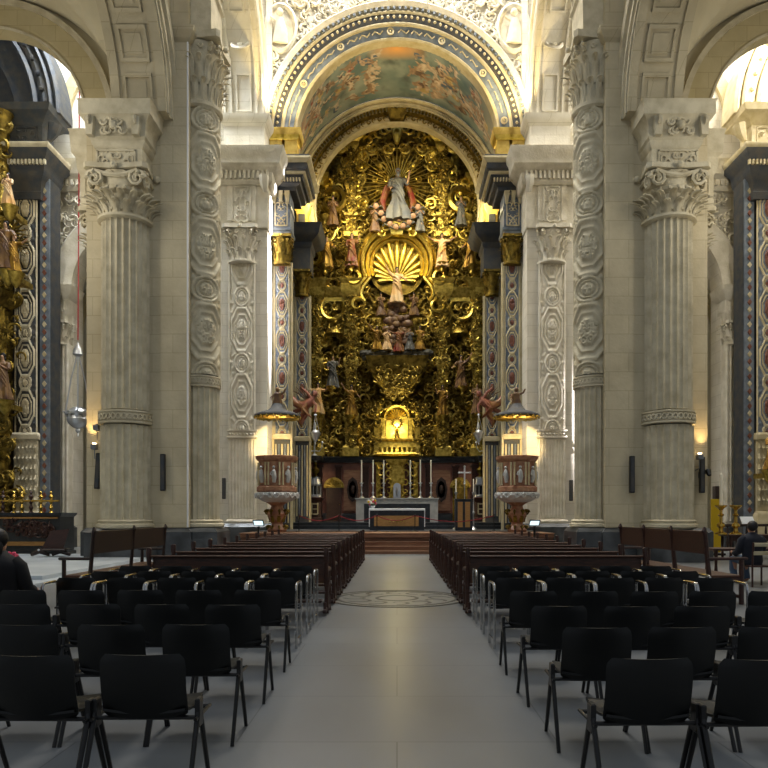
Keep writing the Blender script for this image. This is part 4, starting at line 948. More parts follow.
for i in range(90): t_ = R.random(); mb.ball((R.uniform(-1, 1)*(.25+.75*t_), 39.4-R.uniform(0, .25), az(304)+(az(350)-az(304))*t_), R.uniform(.13, .24), n=7, k=5, e=(1.2, .8, .9))
mb.build('rocky_mound', 'robe_brown', alt)
gf_ = statue('father_statue', 'large bearded statue in grey robe and red mantle before the golden sunburst', 'statue', A(398, 222, 39.1), 3.0, 'bless', 'robe_grey', False, 1, seed=33, hair='silver', base=.42)
mb = MB(); 
for s in (-1, 1): mb.tube([(s*.2, .1, 1.35), (s*.38, .1, 1.1), (s*.5, .1, .7), (s*.42, .05, .35)], [.08, .12, .13, .06], 8, flat=.5)
mn = mb.build('mantle', 'robe_red'); mn.parent = gf_
mb = MB(); mb.tube([(0, -.09, 1.56), (0, -.13, 1.48), (0, -.14, 1.4)], [.05, .05, .02], 8); q = mb.build('beard', 'silver'); q.parent = gf_
pc = [(384, 219), (390, 224), (396, 227), (403, 226), (409, 222), (413, 216), (381, 213), (399, 219), (376, 206), (418, 207)]
for k, (px, y) in enumerate(pc):
    d = 38.95; x, z = X(px, d), Z(y, d)
    mb = MB(); mb.ball((x, d, z), .17, n=10, k=7); mb.ball((x, d-.16, z-.03), .035, n=6, k=4)
    hd = mb.build('cherub_head', 'painted_flesh', label='winged cherub head carved below the sunburst figure', group='cherub heads under the sunburst figure'); hd['category'] = 'cherub'
    mb = MB(); mb.ball((x, d+.05, z+.06), .175, n=10, k=6)
    mb.build('hair', 'hair', hd)
    mb = MB()
    for s in (-1, 1): mb.tube([(x+s*.12, d+.05, z-.08), (x+s*.3, d+.02, z+.02), (x+s*.42, d+.05, z-.1)], [.08, .1, .03], 6, flat=.4, up=(0, 1, 0))
    mb.build('wing', 'robe_grey', hd)

# ================================================================ SANCTUARY FURNITURE
ha = empty('high_altar', (0, 37, 1.1), 'long dark marble high altar framed in white below the altarpiece', 'altar')
w2 = X(438, 36.5); zt = Z(498, 36.5)
MB().box(-w2, w2, 36.5, 37.6, 1.1, zt-.08).build('body', 'white_marble', ha, smooth=False)
MB().box(-w2+.42, w2-.42, 36.46, 36.52, 1.1, zt-.3).build('front_panel', 'black_marble', ha, smooth=False)
MB().stack(0, 37.05, w2, .55, [(.03, zt-.08), (.05, zt-.06), (.05, zt)]).build('top', 'white_marble', ha)
pt = lambda d, y: Z(y, d)
wl = X(425, 31.5)
fa = empty('altar_table', (0, 31.8, .8), 'black altar table with white cloth edge and amber front panel', 'altar')
MB().box(-wl+.04, wl-.04, 31.45, 32.4, .8, 1.68).build('body', 'black_marble', fa, smooth=False)
MB().box(-wl*.82, wl*.77, 31.41, 31.46, .98, 1.45).build('front_panel', 'wood_light', fa, smooth=False)
mb = MB()
for k in (-2, -1, 0, 1, 2): mb.ball((.16*k, 31.4, 1.2), .05-.008*abs(k), n=8, k=5)
mb.build('panel_ornament', 'gold', fa)
mb = MB(); mb.rbox(-wl, wl, 31.38, 32.45, 1.68, 1.78, .01); mb.box(-wl, -wl+.03, 31.37, 32.45, .95, 1.7); mb.box(wl-.03, wl, 31.37, 32.45, .95, 1.7); mb.build('altar_cloth', 'cloth_white', fa)
fb = empty('flower_arrangement', (X(372, 31.8), 31.8, 1.78), 'pink and white flower arrangement on the left end of the altar table', 'flowers')
R = random.Random(3); bx = X(372, 31.8)
MB().lathe([(.01, 0), (.1, 0), (.14, .1), (.16, .12), (.01, .12)], 14, (bx, 31.8, 1.78)).build('bowl', 'silver', fb)
for nm, mt, n in (('blossom', 'pink', 9), ('blossom', 'flower_white', 7), ('blossom', 'yellow', 3)):
    for i in range(n):
        a, r = R.uniform(0, TAU), R.uniform(0, .2); MB().ball((bx+r*math.cos(a), 31.8+r*math.sin(a)*.6, 1.95+R.uniform(0, .28)*(1-r*2)), .055, n=8, k=5).build(nm, mt, fb)
mb = MB()
for i in range(16): a = TAU*i/16; leaf(mb, bx, 31.8, 1.86, a, .16, .03, .24)
mb.build('leaves', 'leafgreen', fb)
# six candlesticks
for i, px in enumerate((361.6, 373, 383.7, 410.3, 420.4, 431)):
    x = X(px, 37.1); root = empty('candlestick', (x, 37.1, zt), 'silver candlestick with tall white candle on the high altar, %s from the %s end' % (('first', 'second', 'third')[i if i < 3 else 5-i], 'left' if i < 3 else 'right'), 'candlestick', 'altar candlesticks')
    MB().lathe([(.01, 0), (.15, 0), (.15, .03), (.06, .1), (.04, .2), (.07, .3), (.035, .36), (.03, .6), (.06, .66), (.03, .72), (.1, .8), (.1, .83), (.01, .83)], 14, (x, 37.1, zt)).build('stick', 'silver', root)
    MB().lathe([(.01, .83), (.038, .83), (.036, 2.0), (.01, 2.03)], 10, (x, 37.1, zt)).build('candle', 'candle', root)
# lectern with cross and tall candles
x0, x1 = X(455.5, 30.5), X(472.5, 30.5); xm = (x0+x1)/2; tz = Z(500, 30.5)
le = empty('lectern', (xm, 30.6, .8), 'dark lectern with amber striped front standing right of the altar table', 'lectern')
MB().rbox(x0, x1, 30.5, 31.0, .8, tz, .02).build('body', 'black_marble', le)
for q in (-.2, .12): MB().box(xm+q-.02-.05, xm+q+.14, 30.46, 30.51, .95, tz-.08).build('stripe_panel', 'wood_light', le, smooth=False)
mb = MB(); mb.box(x0-.03, x1+.03, 30.45, 31.0, 0, .05, T=Matrix.Translation((0, 0, tz+.0))); mb.build('desk_top', 'black_marble', le)
xc, d = X(464.6, 33.2), 33.2
cr = empty('processional_cross', (xc, d, .8), 'silver processional cross on a tall pole behind the lectern', 'cross')
MB().lathe([(.01, 0), (.22, 0), (.2, .05), (.05, .12), (.02, .2), (.018, Z(482, d)-.8), (.01, Z(482, d)-.8)], 12, (xc, d, .8)).build('pole', 'silver', cr)
z1 = Z(474, d)
mb = MB(); mb.rbox(xc-.035, xc+.035, d-.02, d+.02, z1-.45, z1+.33, .01); mb.rbox(xc-.24, xc+.24, d-.02, d+.02, z1+.03, z1+.1, .01)
for p in ((-.26, .065), (.26, .065), (0, .35), (0, -.4)): mb.ball((xc+p[0], d, z1+p[1]), .055, n=8, k=5)
mb.lathe([(.02, 0), (.07, .04), (.02, .1)], 10, (xc, d, z1-.5)); mb.build('cross', 'silver', cr)
for px, lb in ((456, 'slim silver candlestick left of the processional cross'), (473.5, 'slim silver candlestick right of the processional cross')):
    x = X(px, 33); root = empty('candlestick', (x, 33, .8), lb, 'candlestick'); zt2 = Z(492, 33)-.8
    MB().lathe([(.01, 0), (.18, 0), (.15, .05), (.04, .12), (.03, zt2*.4), (.06, zt2*.45), (.03, zt2*.5), (.025, zt2*.9), (.09, zt2), (.01, zt2)], 12, (x, 33, .8)).build('stick', 'silver', root)
    MB().lathe([(.01, zt2), (.03, zt2), (.028, zt2+.6), (.01, zt2+.62)], 10, (x, 33, .8)).build('candle', 'candle', root)
# reliquary cabinets
for s, px in ((-1, 315.5), (1, 480.5)):
    d = 38.6; x = X(px, d); root = empty('reliquary_cabinet', (x, d, 1.1), 'red pedestal with silver reliquary and bust at the %s edge of the altarpiece' % SIDE[s], 'reliquary', 'reliquaries beside the altarpiece')
    zz = lambda y: Z(y, d)
    mb = MB(); mb.stack(x, d, .34, .3, [(.04, 1.1), (.04, 1.3), (-.03, 1.35), (-.03, zz(502)), (.05, zz(500)), (.08, zz(498)), (0, zz(497))]); mb.build('pedestal', 'wood_red', root)
    mb = MB()
    for q in (-.16, .16): mb.stack(x+q, d-.3, .03, .03, [(0, 1.5), (0, zz(503))])
    for y in (504, 509, 514): mb.box(x-.16, x+.16, d-.33, d-.28, zz(y)-.03, zz(y)+.03)
    mb.build('pedestal_front', 'cream_poly', root)
    mb = MB(); mb.stack(x, d, .32, .25, [(0, zz(497)), (0, zz(495)), (-.03, zz(494.6))])
    for q in (-.28, -.1, .1, .28):
        for y in (-.2, .2): mb.lathe([(.03, 0), (.025, .25), (.025, .45), (.035, .55)], 8, (x+q, d+y, zz(495)))
    mb.stack(x, d, .3, .25, [(0, zz(495)+.52), (.04, zz(495)+.58), (-.02, zz(495)+.6), (-.05, zz(495)+.9), (0, zz(495)+.95), (-.1, zz(495)+1.0)]); mb.build('silver_case', 'silver', root)
    mb = MB(); mb.stack(x, d, .2, .15, [(0, zz(495)+.02), (0, zz(495)+.5)]); mb.build('inner_box', 'black_marble', root)
    mb = MB(); b0 = zz(495)+1.0; mb.lathe([(.08, 0), (.12, .06), (.05, .12), (.2, .28), (.22, .4), (.08, .52), (.07, .58)], 14, (x, d, b0), fl=lambda a, z: -.25*abs(math.sin(a))); mb.ball((x, d-.01, b0+.7), .12, e=(.85, 1, 1.15)); mb.ball((x, d-.12, b0+.69), .025); mb.build('bust', 'gold_dark', root)
    mb = MB(); mb.tube([(x, d, b0+.82), (x, d, b0+.95), (x, d, b0+1.1)], [.09, .11, .02], 10); mb.build('mitre', 'silver', root)
# tall silver altar crosses on the ledge (candelabra under the angels)
for s, px in ((-1, 314.5), (1, 484)):
    d = 38.2; x = X(px, d); root = empty('silver_candelabrum', (x, d, Z(457, d)), 'silver branched candelabrum on the base ledge at the %s edge of the altarpiece' % SIDE[s], 'candelabrum', 'silver candelabra'); z0 = Z(456, d)
    MB().stack(x, 38.9, .3, .9, [(0, z0-.25), (.05, z0-.05), (.05, z0)]).build('bracket', 'black_marble', root)
    MB().lathe([(.01, 0), (.2, 0), (.14, .06), (.04, .15), (.05, .5), (.03, .7), (.09, 1.0), (.03, 1.1), (.03, 1.5), (.01, 1.55)], 12, (x, d, z0)).build('stem', 'silver', root)
    mb = MB()
    for q in (-1, 1): mb.tube([(x, d, z0+.3), (x+q*.25, d, z0+.25), (x+q*.4, d, z0+.45), (x+q*.42, d, z0+.7)], .03, 6); mb.lathe([(.02, 0), (.07, .03), (.03, .1)], 8, (x+q*.42, d, z0+.7))
    mb.build('branches', 'silver', root)
# dark pale sanctuary stands and rope barrier
post = [(299, 28.9), (339, 29.2), (377, 29.4), (415, 29.4), (494, 29.0)]
for i, (px, d) in enumerate(post):
    x = X(px, d); root = empty('rope_post', (x, d, .8), ('black rope post beside the left pulpit foot', 'black rope post between the left pulpit and the altar table', 'black rope post before the left part of the altar table', 'black rope post before the right part of the altar table', 'black rope post between the lectern and the right pulpit')[i], 'rope post', 'rope posts')
    MB().lathe([(.01, 0), (.16, 0), (.15, .02), (.02, .04), (.02, .66), (.035, .7), (.01, .74)], 12, (x, d, .8)).build('post', 'black_metal', root)
for i, (a, b2) in enumerate(((0, 1), (1, 2), (2, 3), (3, 4))):
    (pa, da), (pb, db) = post[a], post[b2]; xa, xb = X(pa, da), X(pb, db)
    mb = MB(); mb.tube([(xa+(xb-xa)*t, da+(db-da)*t, 1.46-.6*.35*math.sin(PI*t)*min(1.2, abs(xb-xa)/1.6)) for t in [k/16 for k in range(17)]], .018, 6)
    rec(mb.build('barrier_rope', 'velvet'), ('red rope sagging left of the altar table, nearest the left pulpit', 'red rope sagging from the left side to the altar table front', 'red rope sagging in front of the altar table', 'red rope sagging from the altar table past the lectern')[i], 'rope', 'barrier ropes')
# info screens on stands
for s, px, d in ((-1, 258.5, 25.3), (1, 534.5, 25.3)):
    x = X(px, d); z0 = Z(522, d); root = empty('information_stand', (x, d, 0), 'small lit information screen on a dark stand near the %s pulpit' % SIDE[s], 'screen', 'information screens')
    MB().lathe([(.01, 0), (.2, 0), (.2, .02), (.04, .05), (.04, z0-.15), (.01, z0-.15)], 12, (x, d, 0)).build('stand', 'black_metal', root)
    T = TR(x, d, z0-.02, rx=.9); MB().rbox(-.19, .19, -.02, .02, -.16, .16, .008, T=T).build('screen_housing', 'black_metal', root); MB().box(-.16, .16, -.025, -.019, -.12, .12, T=T).build('screen', 'screen', root)

# ================================================================ PULPITS AND FLYING ANGELS
def pulpit(s):
    d = 28.3; x = s*abs(X(277, d)); z = lambda y: Z(y, d)
    root = empty('pulpit', (x, d, .8), 'octagonal red marble and gilt pulpit with white relief figures, %s of the altar' % SIDE[s], 'pulpit', 'marble pulpits')
    a0 = PI/8
    mb = MB(); mb.lathe([(.35, .8), (.4, .9), (.3, 1.0), (.22, 1.15), (.36, 1.4), (.4, 1.55), (.26, 1.75), (.22, 1.85), (.34, 1.95), (.45, 2.0)], 24, (x, d, 0)); mb.build('pedestal', 'pulpit', root)
    mb = MB()
    for i in range(8):
        a = a0+TAU*i/8; leaf(mb, x, d, 1.2, a, .35, .09, .1, 0, .3); volute(mb, (x+.4*math.cos(a), d+.4*math.sin(a), 1.6), a, .12, .04); volute(mb, (x+.36*math.cos(a), d+.36*math.sin(a), .98), a, .1, .035)
    mb.build('pedestal_carving', 'gold_dark', root)
    mb = MB(); mb.lathe([(.4, 1.98), (.6, 2.05), (.78, 2.15), (.86, 2.28), (.84, 2.36), (.78, 2.4)], 8, (x, d, 0), a0=a0); mb.build('basin', 'white_marble', root)
    mb = MB()
    for i in range(8):
        a = a0+TAU*i/8
        for q in (-.25, .25): volute(mb, (x+.84*math.cos(a+q), d+.84*math.sin(a+q), 2.26), a+PI/2, .12, .045)
    mb.build('basin_scrolls', 'white_marble', root)
    mb = MB(); mb.lathe([(.76, 2.4), (.82, 2.45), (.82, 2.6), (.74, 2.66), (.74, 3.62), (.8, 3.66), (.86, 3.74), (.88, 3.84), (.8, 3.86), (.68, 3.86), (.68, 2.6)], 8, (x, d, 0), a0=a0); mb.build('drum', 'pulpit', root, smooth=False)
    for i in range(8):
        a = TAU*i/8; rr = .74*math.cos(PI/8); T = Matrix.Translation((x, d, 0)) @ Matrix.Rotation(a+PI/2, 4, 'Z') @ Matrix.Translation((0, -rr, 0))
        mb = MB()
        for sx in (-1, 1): mb.lathe([(.04, 2.68), (.03, 2.8), (.045, 3.1), (.03, 3.4), (.045, 3.58)], 8, (sx*.22, -.03, 0), T=T)
        mb.build('corner_baluster', 'cream_poly', root)
        mb = MB(); mb.tube([(0, -.03, 2.78), (.02, -.07, 3.0), (0, -.08, 3.22), (0, -.05, 3.3)], [.07, .1, .08, .04], 8, T=T); mb.ball((0, -.08, 3.38), .06, T=T, n=8, k=6); mb.tube([(-.08, -.06, 3.22), (-.13, -.08, 3.1), (-.06, -.12, 3.05)], .025, 5, T=T)
        mb.build('relief_figure', 'white_marble', root)
    return x, d
def canopy(s):
    d = 28.6; x = s*abs(X(277.5, d)); z0 = Z(416, d)
    root = empty('pulpit_canopy', (x, d+.9, z0), 'grey sounding board with gilt underside and figure on top over the %s pulpit' % SIDE[s], 'canopy', 'pulpit canopies')
    mb = MB(); mb.lathe([(.01, .02), (.6, .02), (.85, -.03), (.95, -.02), (.93, .04), (.7, .14), (.4, .22), (.28, .34), (.2, .5), (.01, .55)], 32, (x, d, z0)); mb.build('board', 'dark_poly', root)
    mb = MB(); mb.lathe([(.01, -.06), (.5, -.06), (.84, -.08), (.84, -.04), (.01, .0)], 32, (x, d, z0))
    for i in range(20): a = TAU*i/20; mb.tube([(x+.15*math.cos(a), d+.15*math.sin(a), z0-.07), (x+.84*math.cos(a), d+.84*math.sin(a), z0-.09)], [.03, .06], 5); mb.ball((x+.92*math.cos(a), d+.92*math.sin(a), z0-.07), .05, n=6, k=4)
    mb.build('underside', 'gold', root)
    mb = MB(); mb.tube([(x, d+.6, z0+.1), (x+s*.02, d+2.5, z0+.1)], .06, 6); mb.build('wall_bracket', 'dark_poly', root)
    mb = MB(); mb.lathe([(.17, .45), (.2, .55), (.14, .75), (.16, .9), (.07, .98)], 14, (x, d, z0), fl=lambda a, z: .12*math.sin(5*a)); mb.ball((x, d-.01, z0+1.08), .1, e=(.9, 1, 1.1)); mb.ball((x, d-.11, z0+1.07), .02); mb.tube([(x-.1, d, z0+.88), (x-.25, d-.05, z0+.75), (x-.2, d-.15, z0+.62)], [.05, .045, .03], 6); mb.tube([(x+.1, d, z0+.88), (x+.27, d-.05, z0+.95), (x+.34, d-.1, z0+1.1)], [.05, .045, .03], 6)
    mb.build('figure', 'robe_brown', root)
def flying_angel(s):
    d = 33.2; x = s*abs(X(307, d)); z = Z(408, d)
    root = empty('flying_angel', (x, d, z), 'reddish carved flying angel reaching from the %s chancel pilaster' % SIDE[s], 'statue', 'flying angels')
    mb = MB(); P3 = lambda a, b2, c: (x-s*a, d+b2, z+c)
    mb.tube([P3(-.75, .3, -.15), P3(-.45, .1, -.1), P3(-.1, 0, .05), P3(.15, -.05, .25), P3(.28, -.08, .42), P3(.33, -.1, .52)], [.07, .11, .17, .19, .12, .07], 10)
    mb.ball(P3(.4, -.12, .65), .14, e=(.9, 1, 1.1)); mb.ball(P3(.46, -.24, .63), .03, n=6, k=4)
    mb.tube([P3(.22, -.1, .38), P3(.45, -.15, .1), P3(.42, -.2, -.25)], [.09, .065, .045], 8); mb.tube([P3(.2, .1, .4), P3(.0, .1, .75), P3(-.25, .05, .95)], [.09, .065, .045], 8)
    mb.tube([P3(-.2, 0, -.0), P3(-.05, -.1, -.4), P3(-.3, .0, -.75)], [.13, .1, .05], 8)
    for q in range(4): mb.tube([P3(.42, -.2, -.25), P3(.4+.03*q-.04, -.22, -.36)], [.02, .012], 5)
    mb.build('body', 'angel_wood', root)
    mb = MB()
    mb.tube([P3(.25, 0, .35), P3(.0, .05, .2), P3(-.25, .1, .1), P3(-.55, .15, .25), P3(-.8, .2, .55), P3(-1.0, .2, .5)], [.2, .24, .26, .2, .16, .05], 10, flat=.8)
    mb.tube([P3(-.05, -.05, .05), P3(-.1, -.1, -.3), P3(-.35, 0, -.6), P3(-.25, .05, -.9)], [.2, .2, .16, .05], 10, flat=.6)
    mb.tube([P3(.1, -.1, .25), P3(-.15, -.25, -.05), P3(.1, -.25, -.35), P3(.25, -.1, -.5)], [.1, .12, .1, .03], 8, flat=.5); mb.build('robe', 'robe_red', root)
    for sg in (0, 1):
        mb = MB()
        for i in range(6):
            a = 2.5-.28*i-sg*.5; L = 1.05-.1*i
            mb.tube([P3(.0, .15, .35), P3(L*.5*math.cos(a), .25+.15*sg, .4+L*.5*math.sin(a)), P3(L*math.cos(a), .3+.15*sg, .3+L*math.sin(a))], [.06, .09, .02], 6, flat=.35, up=(0, 1, 0))
        mb.build('wing', 'robe_brown', root)
    MB().ball(P3(.36, -.06, .69), .145, e=(1, 1, 1)).build('hair', 'hair', root)
    # lamp hanging from its hand
    lx, ly, lz = P3(.42, -.2, -.28)
    lm = empty('hanging_lamp', (lx, ly, lz-1.3), 'silver lamp hanging from the %s flying angel hand' % SIDE[s], 'lamp', 'lamps held by the angels')
    mb = MB()
    for i in range(3): a = TAU*i/3; mb.tube([(lx, ly, lz-.05), (lx+.2*math.cos(a), ly+.2*math.sin(a), lz-.95)], .012, 5)
    mb.build('chain', 'silver', lm)
    mb = MB(); mb.lathe([(.01, -1.5), (.04, -1.45), (.02, -1.38), (.12, -1.25), (.24, -1.0), (.26, -.92), (.18, -.88), (.14, -.8), (.01, -.8)], 18, (lx, ly, lz)); mb.lathe([(.01, 0), (.07, -.04), (.09, -.1), (.01, -.1)], 12, (lx, ly, lz)); mb.lathe([(.04, -.8), (.045, -.6), (.03, -.45), (.01, -.43)], 10, (lx, ly, lz)); mb.build('bowl', 'silver', lm)
for s in (-1, 1): pulpit(s); canopy(s); flying_angel(s)
# ================================================================ TRANSEPT ENDS, SIDE CHAPELS
for s in (-1, 1):
    L = SIDE[s]
    # white wall with an arch leading to the chapel behind
    c = (s*11.75, 11.76); R_ = 3.05
    mb = MB()
    for i in range(24):
        t0, t1 = PI*i/24, PI*(i+1)/24; a, b2 = [(c[0]+R_*math.cos(t), c[1]+R_*math.sin(t)) for t in (t0, t1)]
        mb.prism([a, b2, (b2[0], 27), (a[0], 27)], 32, 33, 'y')
    mb.box(s*14.8, s*16.2, 32, 33, 0, 27); mb.build('wall_transept_'+L, 'white_stone', kind='structure', smooth=False)
    ch = empty('chapel_arch', (s*14, 32, 11.7), 'pale stone archway with fluted pilaster and relief spandrel beside the %s side altar' % L, 'arch', 'chapel archways')
    mb = MB(); moulding_ring(mb, c, [(R_, 33), (R_, 31.8), (R_+.35, 31.72), (R_+.4, 31.8), (R_+.85, 31.7), (R_+.95, 31.8), (R_+.95, 33)]); mb.build('archivolt', 'white_carved', ch)
    xp = s*15.35
    mb = MB()
    for i in range(6): mb.tube([(xp-.45+.18*i, 31.62, 1.2), (xp-.45+.18*i, 31.62, 9.2)], .07, 8)
    mb.box(xp-.52, xp+.52, 31.62, 32, 1.0, 9.2); mb.build('pilaster_shaft', 'white_carved', ch)
    mb = MB(); capital(mb, xp, 31.9, 9.2, 10.2, .46, n=10); mb.build('capital', 'white_carved', ch)
    mb = MB(); mb.stack(xp, 31.9, .5, .35, [(0, 10.2), (0, 10.5), (.06, 10.6), (.06, 11.2), (.25, 11.45), (.3, 11.7), (.32, 11.78)]); relief_panel(mb, xp-.4, xp+.4, 10.65, 11.15, 31.5, 3, s=.1, n=3); mb.build('entablature', 'white_carved', ch)
    mb = MB(); mb.stack(xp, 31.85, .52, .3, [(.1, 0), (.1, .9), (.04, .95), (.0, 1.05)]); mb.build('plinth', 'dark_marble', ch)
    mb = MB(); scatter(mb, 50, lambda R: (lambda x, z: (s*x, z) if math.hypot(x-11.75, z-11.76) > R_+1.15 else None)(R.uniform(12.4, 15.9), R.uniform(12.3, 16.1)), .16, .38, 31.95, 14, mirror=False, r=.15, yj=.05); mb.build('spandrel_relief', 'white_carved', ch)
    mb = MB(); mb.stack(s*12.7, 32.3, 3.4, .5, [(0, 16.2), (.05, 16.3), (.1, 16.7), (.3, 16.85), (.4, 17.2), (.5, 17.45), (0, 17.5)]); dentils(mb, min(s*9.2, s*16.2), max(s*9.2, s*16.2), 31.75, 16.4, 16.65, .12, .15); mb.build('cornice', 'white_carved', ch)
    # window arch above the cornice
    mb = MB(); moulding_ring(mb, (s*11.9, 19.5), [(3.0, 32), (3.0, 31.8), (3.5, 31.75), (3.6, 31.9), (3.6, 32)]); mb.build('window_arch', 'warm_stone', ch)
    MB().box(s*7, s*22, 38.5, 39, 0, 24).build('wall_chapel_'+L, 'plaster', kind='structure', smooth=False)
    cr_ = empty('chapel_rib_arch', (s*13.5, 36, 12), 'warm lit stone rib arch inside the chapel beyond the %s archway' % L, 'arch', 'chapel rib arches')
    mb = MB(); moulding_ring(mb, (s*14.0, 11.0), [(2.4, 36.6), (2.4, 36), (2.6, 35.9), (2.9, 36), (2.9, 36.6)]); mb.box(s*11.1, s*11.6, 36, 36.6, 0, 11); mb.box(s*16.4, s*16.9, 36, 36.6, 0, 11); mb.build('rib', 'warm_stone', cr_)
    # polychrome stone portal of the side altar
    po = empty('side_altar_portal', (s*17, 30.3, 0), ('dark blue and grey marble portal framing the gilded altar at the left edge', 'pale polychrome marble portal framing the gilded altar at the right edge')[s > 0], 'portal', 'side altar portals')
    base = 'dark_poly'
    MB().box(s*15.0, s*17.6, 30.3, 31.2, 0, 17).build('body', base, po, smooth=False)
    xc = s*15.95; poly = MB(); W = .5; zb, z1 = Z(432, 29.9), Z(190, 29.9)
    def fn(u, v):
        q = 2*u-1; h, k = strap(q, v*(z1-zb)/W*.75, 3.2); return (xc+q*W, 30.2-.16*math.sqrt(max(0, 1-q*q*.9))-.08*h, zb+v*(z1-zb))
    poly.grid(40, 170, fn, mf=lambda u, v: (0, 1, 2)[strap(2*u-1, v*(z1-zb)/W*.75, 3.2)[1]]); poly.build('shaft', ['cream_poly' if s > 0 else 'stone', 'blue_poly', 'red_poly'] if s > 0 else ['carved', 'dark_poly', 'stone'], po, ang=60)
    mb = MB()
    for i in range(6):
        for k in range(7): mb.tube([(xc-W+.17*(i+.5), 30.05, 1.9+.45*k), (xc-W+.17*(i+.5), 29.98, 2.1+.45*k), (xc-W+.17*(i+.5), 30.05, 2.3+.45*k)], [.03, .075, .03], 6)
    mb.box(xc-W, xc+W, 30.05, 30.3, 1.6, zb-.2); mb.stack(xc, 30.2, W, .2, [(0, zb-.35), (.08, zb-.3), (.08, zb-.1), (0, zb)]); mb.stack(xc, 30.15, W, .25, [(.1, 0), (.1, 1.5), (0, 1.65)]); mb.build('lower_shaft', 'carved' if s < 0 else 'cream_poly', po)
    mb = MB(); xq = s*15.2
    for k in range(44): mb.prism([(xq-.09, 1.7+.32*k), (xq, 1.7+.32*k-.13), (xq+.09, 1.7+.32*k), (xq, 1.7+.32*k+.13)], 30.14, 30.32, 'y', k % 2)
    mb.box(xq-.2, xq+.2, 30.2, 30.35, 0, 16, 2); mb.build('diamond_strip', ['red_poly', 'cream_poly', 'blue_poly'], po, smooth=False)
    mb = MB(); mb.stack(s*16.3, 30.5, 1.05, .55, [(0, 15.0), (.05, 15.3), (0, 15.35), (.1, 15.8), (.25, 16.0), (.3, 16.2), (.32, 16.5), (.5, 16.75), (.55, 16.95)]); mb.build('entablature', 'dark_poly', po)
    mb = MB(); mb.stack(s*16.3, 30.5, 1.05, .55, [(.55, 16.95), (.62, 17.05), (.62, 17.15), (0, 17.2)]); dentils(mb, min(s*14.8, s*17.6), max(s*14.8, s*17.6), 29.6, 16.3, 16.5, .08, .1); mb.build('cornice_edge', 'cream_poly' if s > 0 else 'carved', po)
    mb = MB(); mb.stack(s*16.1, 30.5, .9, .5, [(0, 17.15), (0, 18.2), (.1, 18.3), (.3, 18.5), (.5, 18.6), (.6, 18.85), (0, 18.9)]); mb.tube([(s*14.9, 30, 17.5), (s*14.75, 30, 17.8), (s*14.65, 30, 18.2)], [.1, .22, .28], 8); relief_panel(mb, s*16.1-.7, s*16.1+.7, 17.3, 18.1, 29.98, 4, s=.12, n=4); mb.build('attic_block', 'dark_poly' if s < 0 else 'cream_poly', po)
    mb = MB(); pc_ = (s*20.9, 18.8)
    for r0, r1, dp in ((5.2, 5.45, 0), (5.5, 5.9, .12), (5.95, 6.1, -.05), (6.15, 6.4, .05)): moulding_ring(mb, pc_, [(r0, 31.3), (r0, 30.1+dp), ((r0+r1)/2, 30.0+dp), (r1, 30.1+dp), (r1, 31.3)], m=0)
    for i in range(26): t = PI*(i+.5)/26; mb.ball((pc_[0]+5.7*math.cos(t), 30.12, pc_[1]+5.7*math.sin(t)), .12, n=6, k=4)
    mb.build('portal_arch', 'dark_poly' if s < 0 else 'cream_poly', po)
    mb = MB(); moulding_ring(mb, pc_, [(5.2, 31.2), (5.2, 30.6), (4.2, 30.7), (4.2, 31.2)]); mb.build('inner_reveal', 'dark_poly' if s < 0 else 'cream_poly', po)
    MB().box(s*16.2, s*27, 31.3, 31.8, 0, 27).build('wall_side_altar_'+L, 'dark_poly' if s < 0 else 'plaster', kind='structure', smooth=False)
    # gilded altarpiece standing in the portal
    al = empty('side_altarpiece', (s*17.5, 29, 0), ('gilded carved side altarpiece with dark figures at the left edge of the view', 'gilded carved side altarpiece partly seen at the right edge of the view')[s > 0], 'altarpiece')
    off = 0 if s < 0 else .55
    MB().box(s*(16.6+off), s*21, 29.6, 30.25, 0, 18.5).build('ground', 'gold_dark', al, smooth=False)
    for k, (z0, z1) in enumerate(((1.6, 4.5), (4.5, 8), (8, 11), (11, 14), (14, 18.5))):
        bulge = (.35, .1, .55, .15, .1)[k]
        mb = MB(); scatter(mb, 46, lambda R: (s*R.uniform(16.3+off-bulge, 17.9), R.uniform(z0, z1)), .15, .4, 29.5, 200+k, mirror=False, r=.16, yj=.5, leafy=.9); mb.build('gilded_foliage', 'gold_dark', al)
        mb = MB(); x = s*(16.4+off); mb.lathe([(.05, z0), (.35, z0+.1), (.2, z0+.35), (.32, z0+(z1-z0)*.45), (.18, z0+(z1-z0)*.7), (.4, z1-.3), (.5, z1-.1), (.3, z1)], 14, (x+s*.3, 29.5, 0)); mb.build('gilded_baluster', 'gold_dark', al)
    mb = MB(); mb.stack(s*(17.3+off), 29.3, .9, .5, [(0, 10.2), (.1, 10.3), (.3, 10.5), (.4, 10.7), (0, 10.75)]); mb.build('gilded_cornice', 'gold_dark', al)
sa = [(-1, 6, 270, 'raise', 'robe_brown', 2.0, 'painted brown angel with outstretched arm above the left side altar cornice'), (-1, 14, 272, 'open', 'robe_gold', 1.5, 'gilded winged cherub beside the brown angel on the left side altar'), (-1, 8, 205, 'pray', 'robe_pale', 1.3, 'pale childlike figure high on the left side altar'), (-1, 3, 400, 'pray', 'robe_brown', 1.9, 'dark robed figure low on the left side altar'), (1, 772, 470, 'pray', 'robe_gold', 1.6, 'dark robed figure low on the right side altar')]
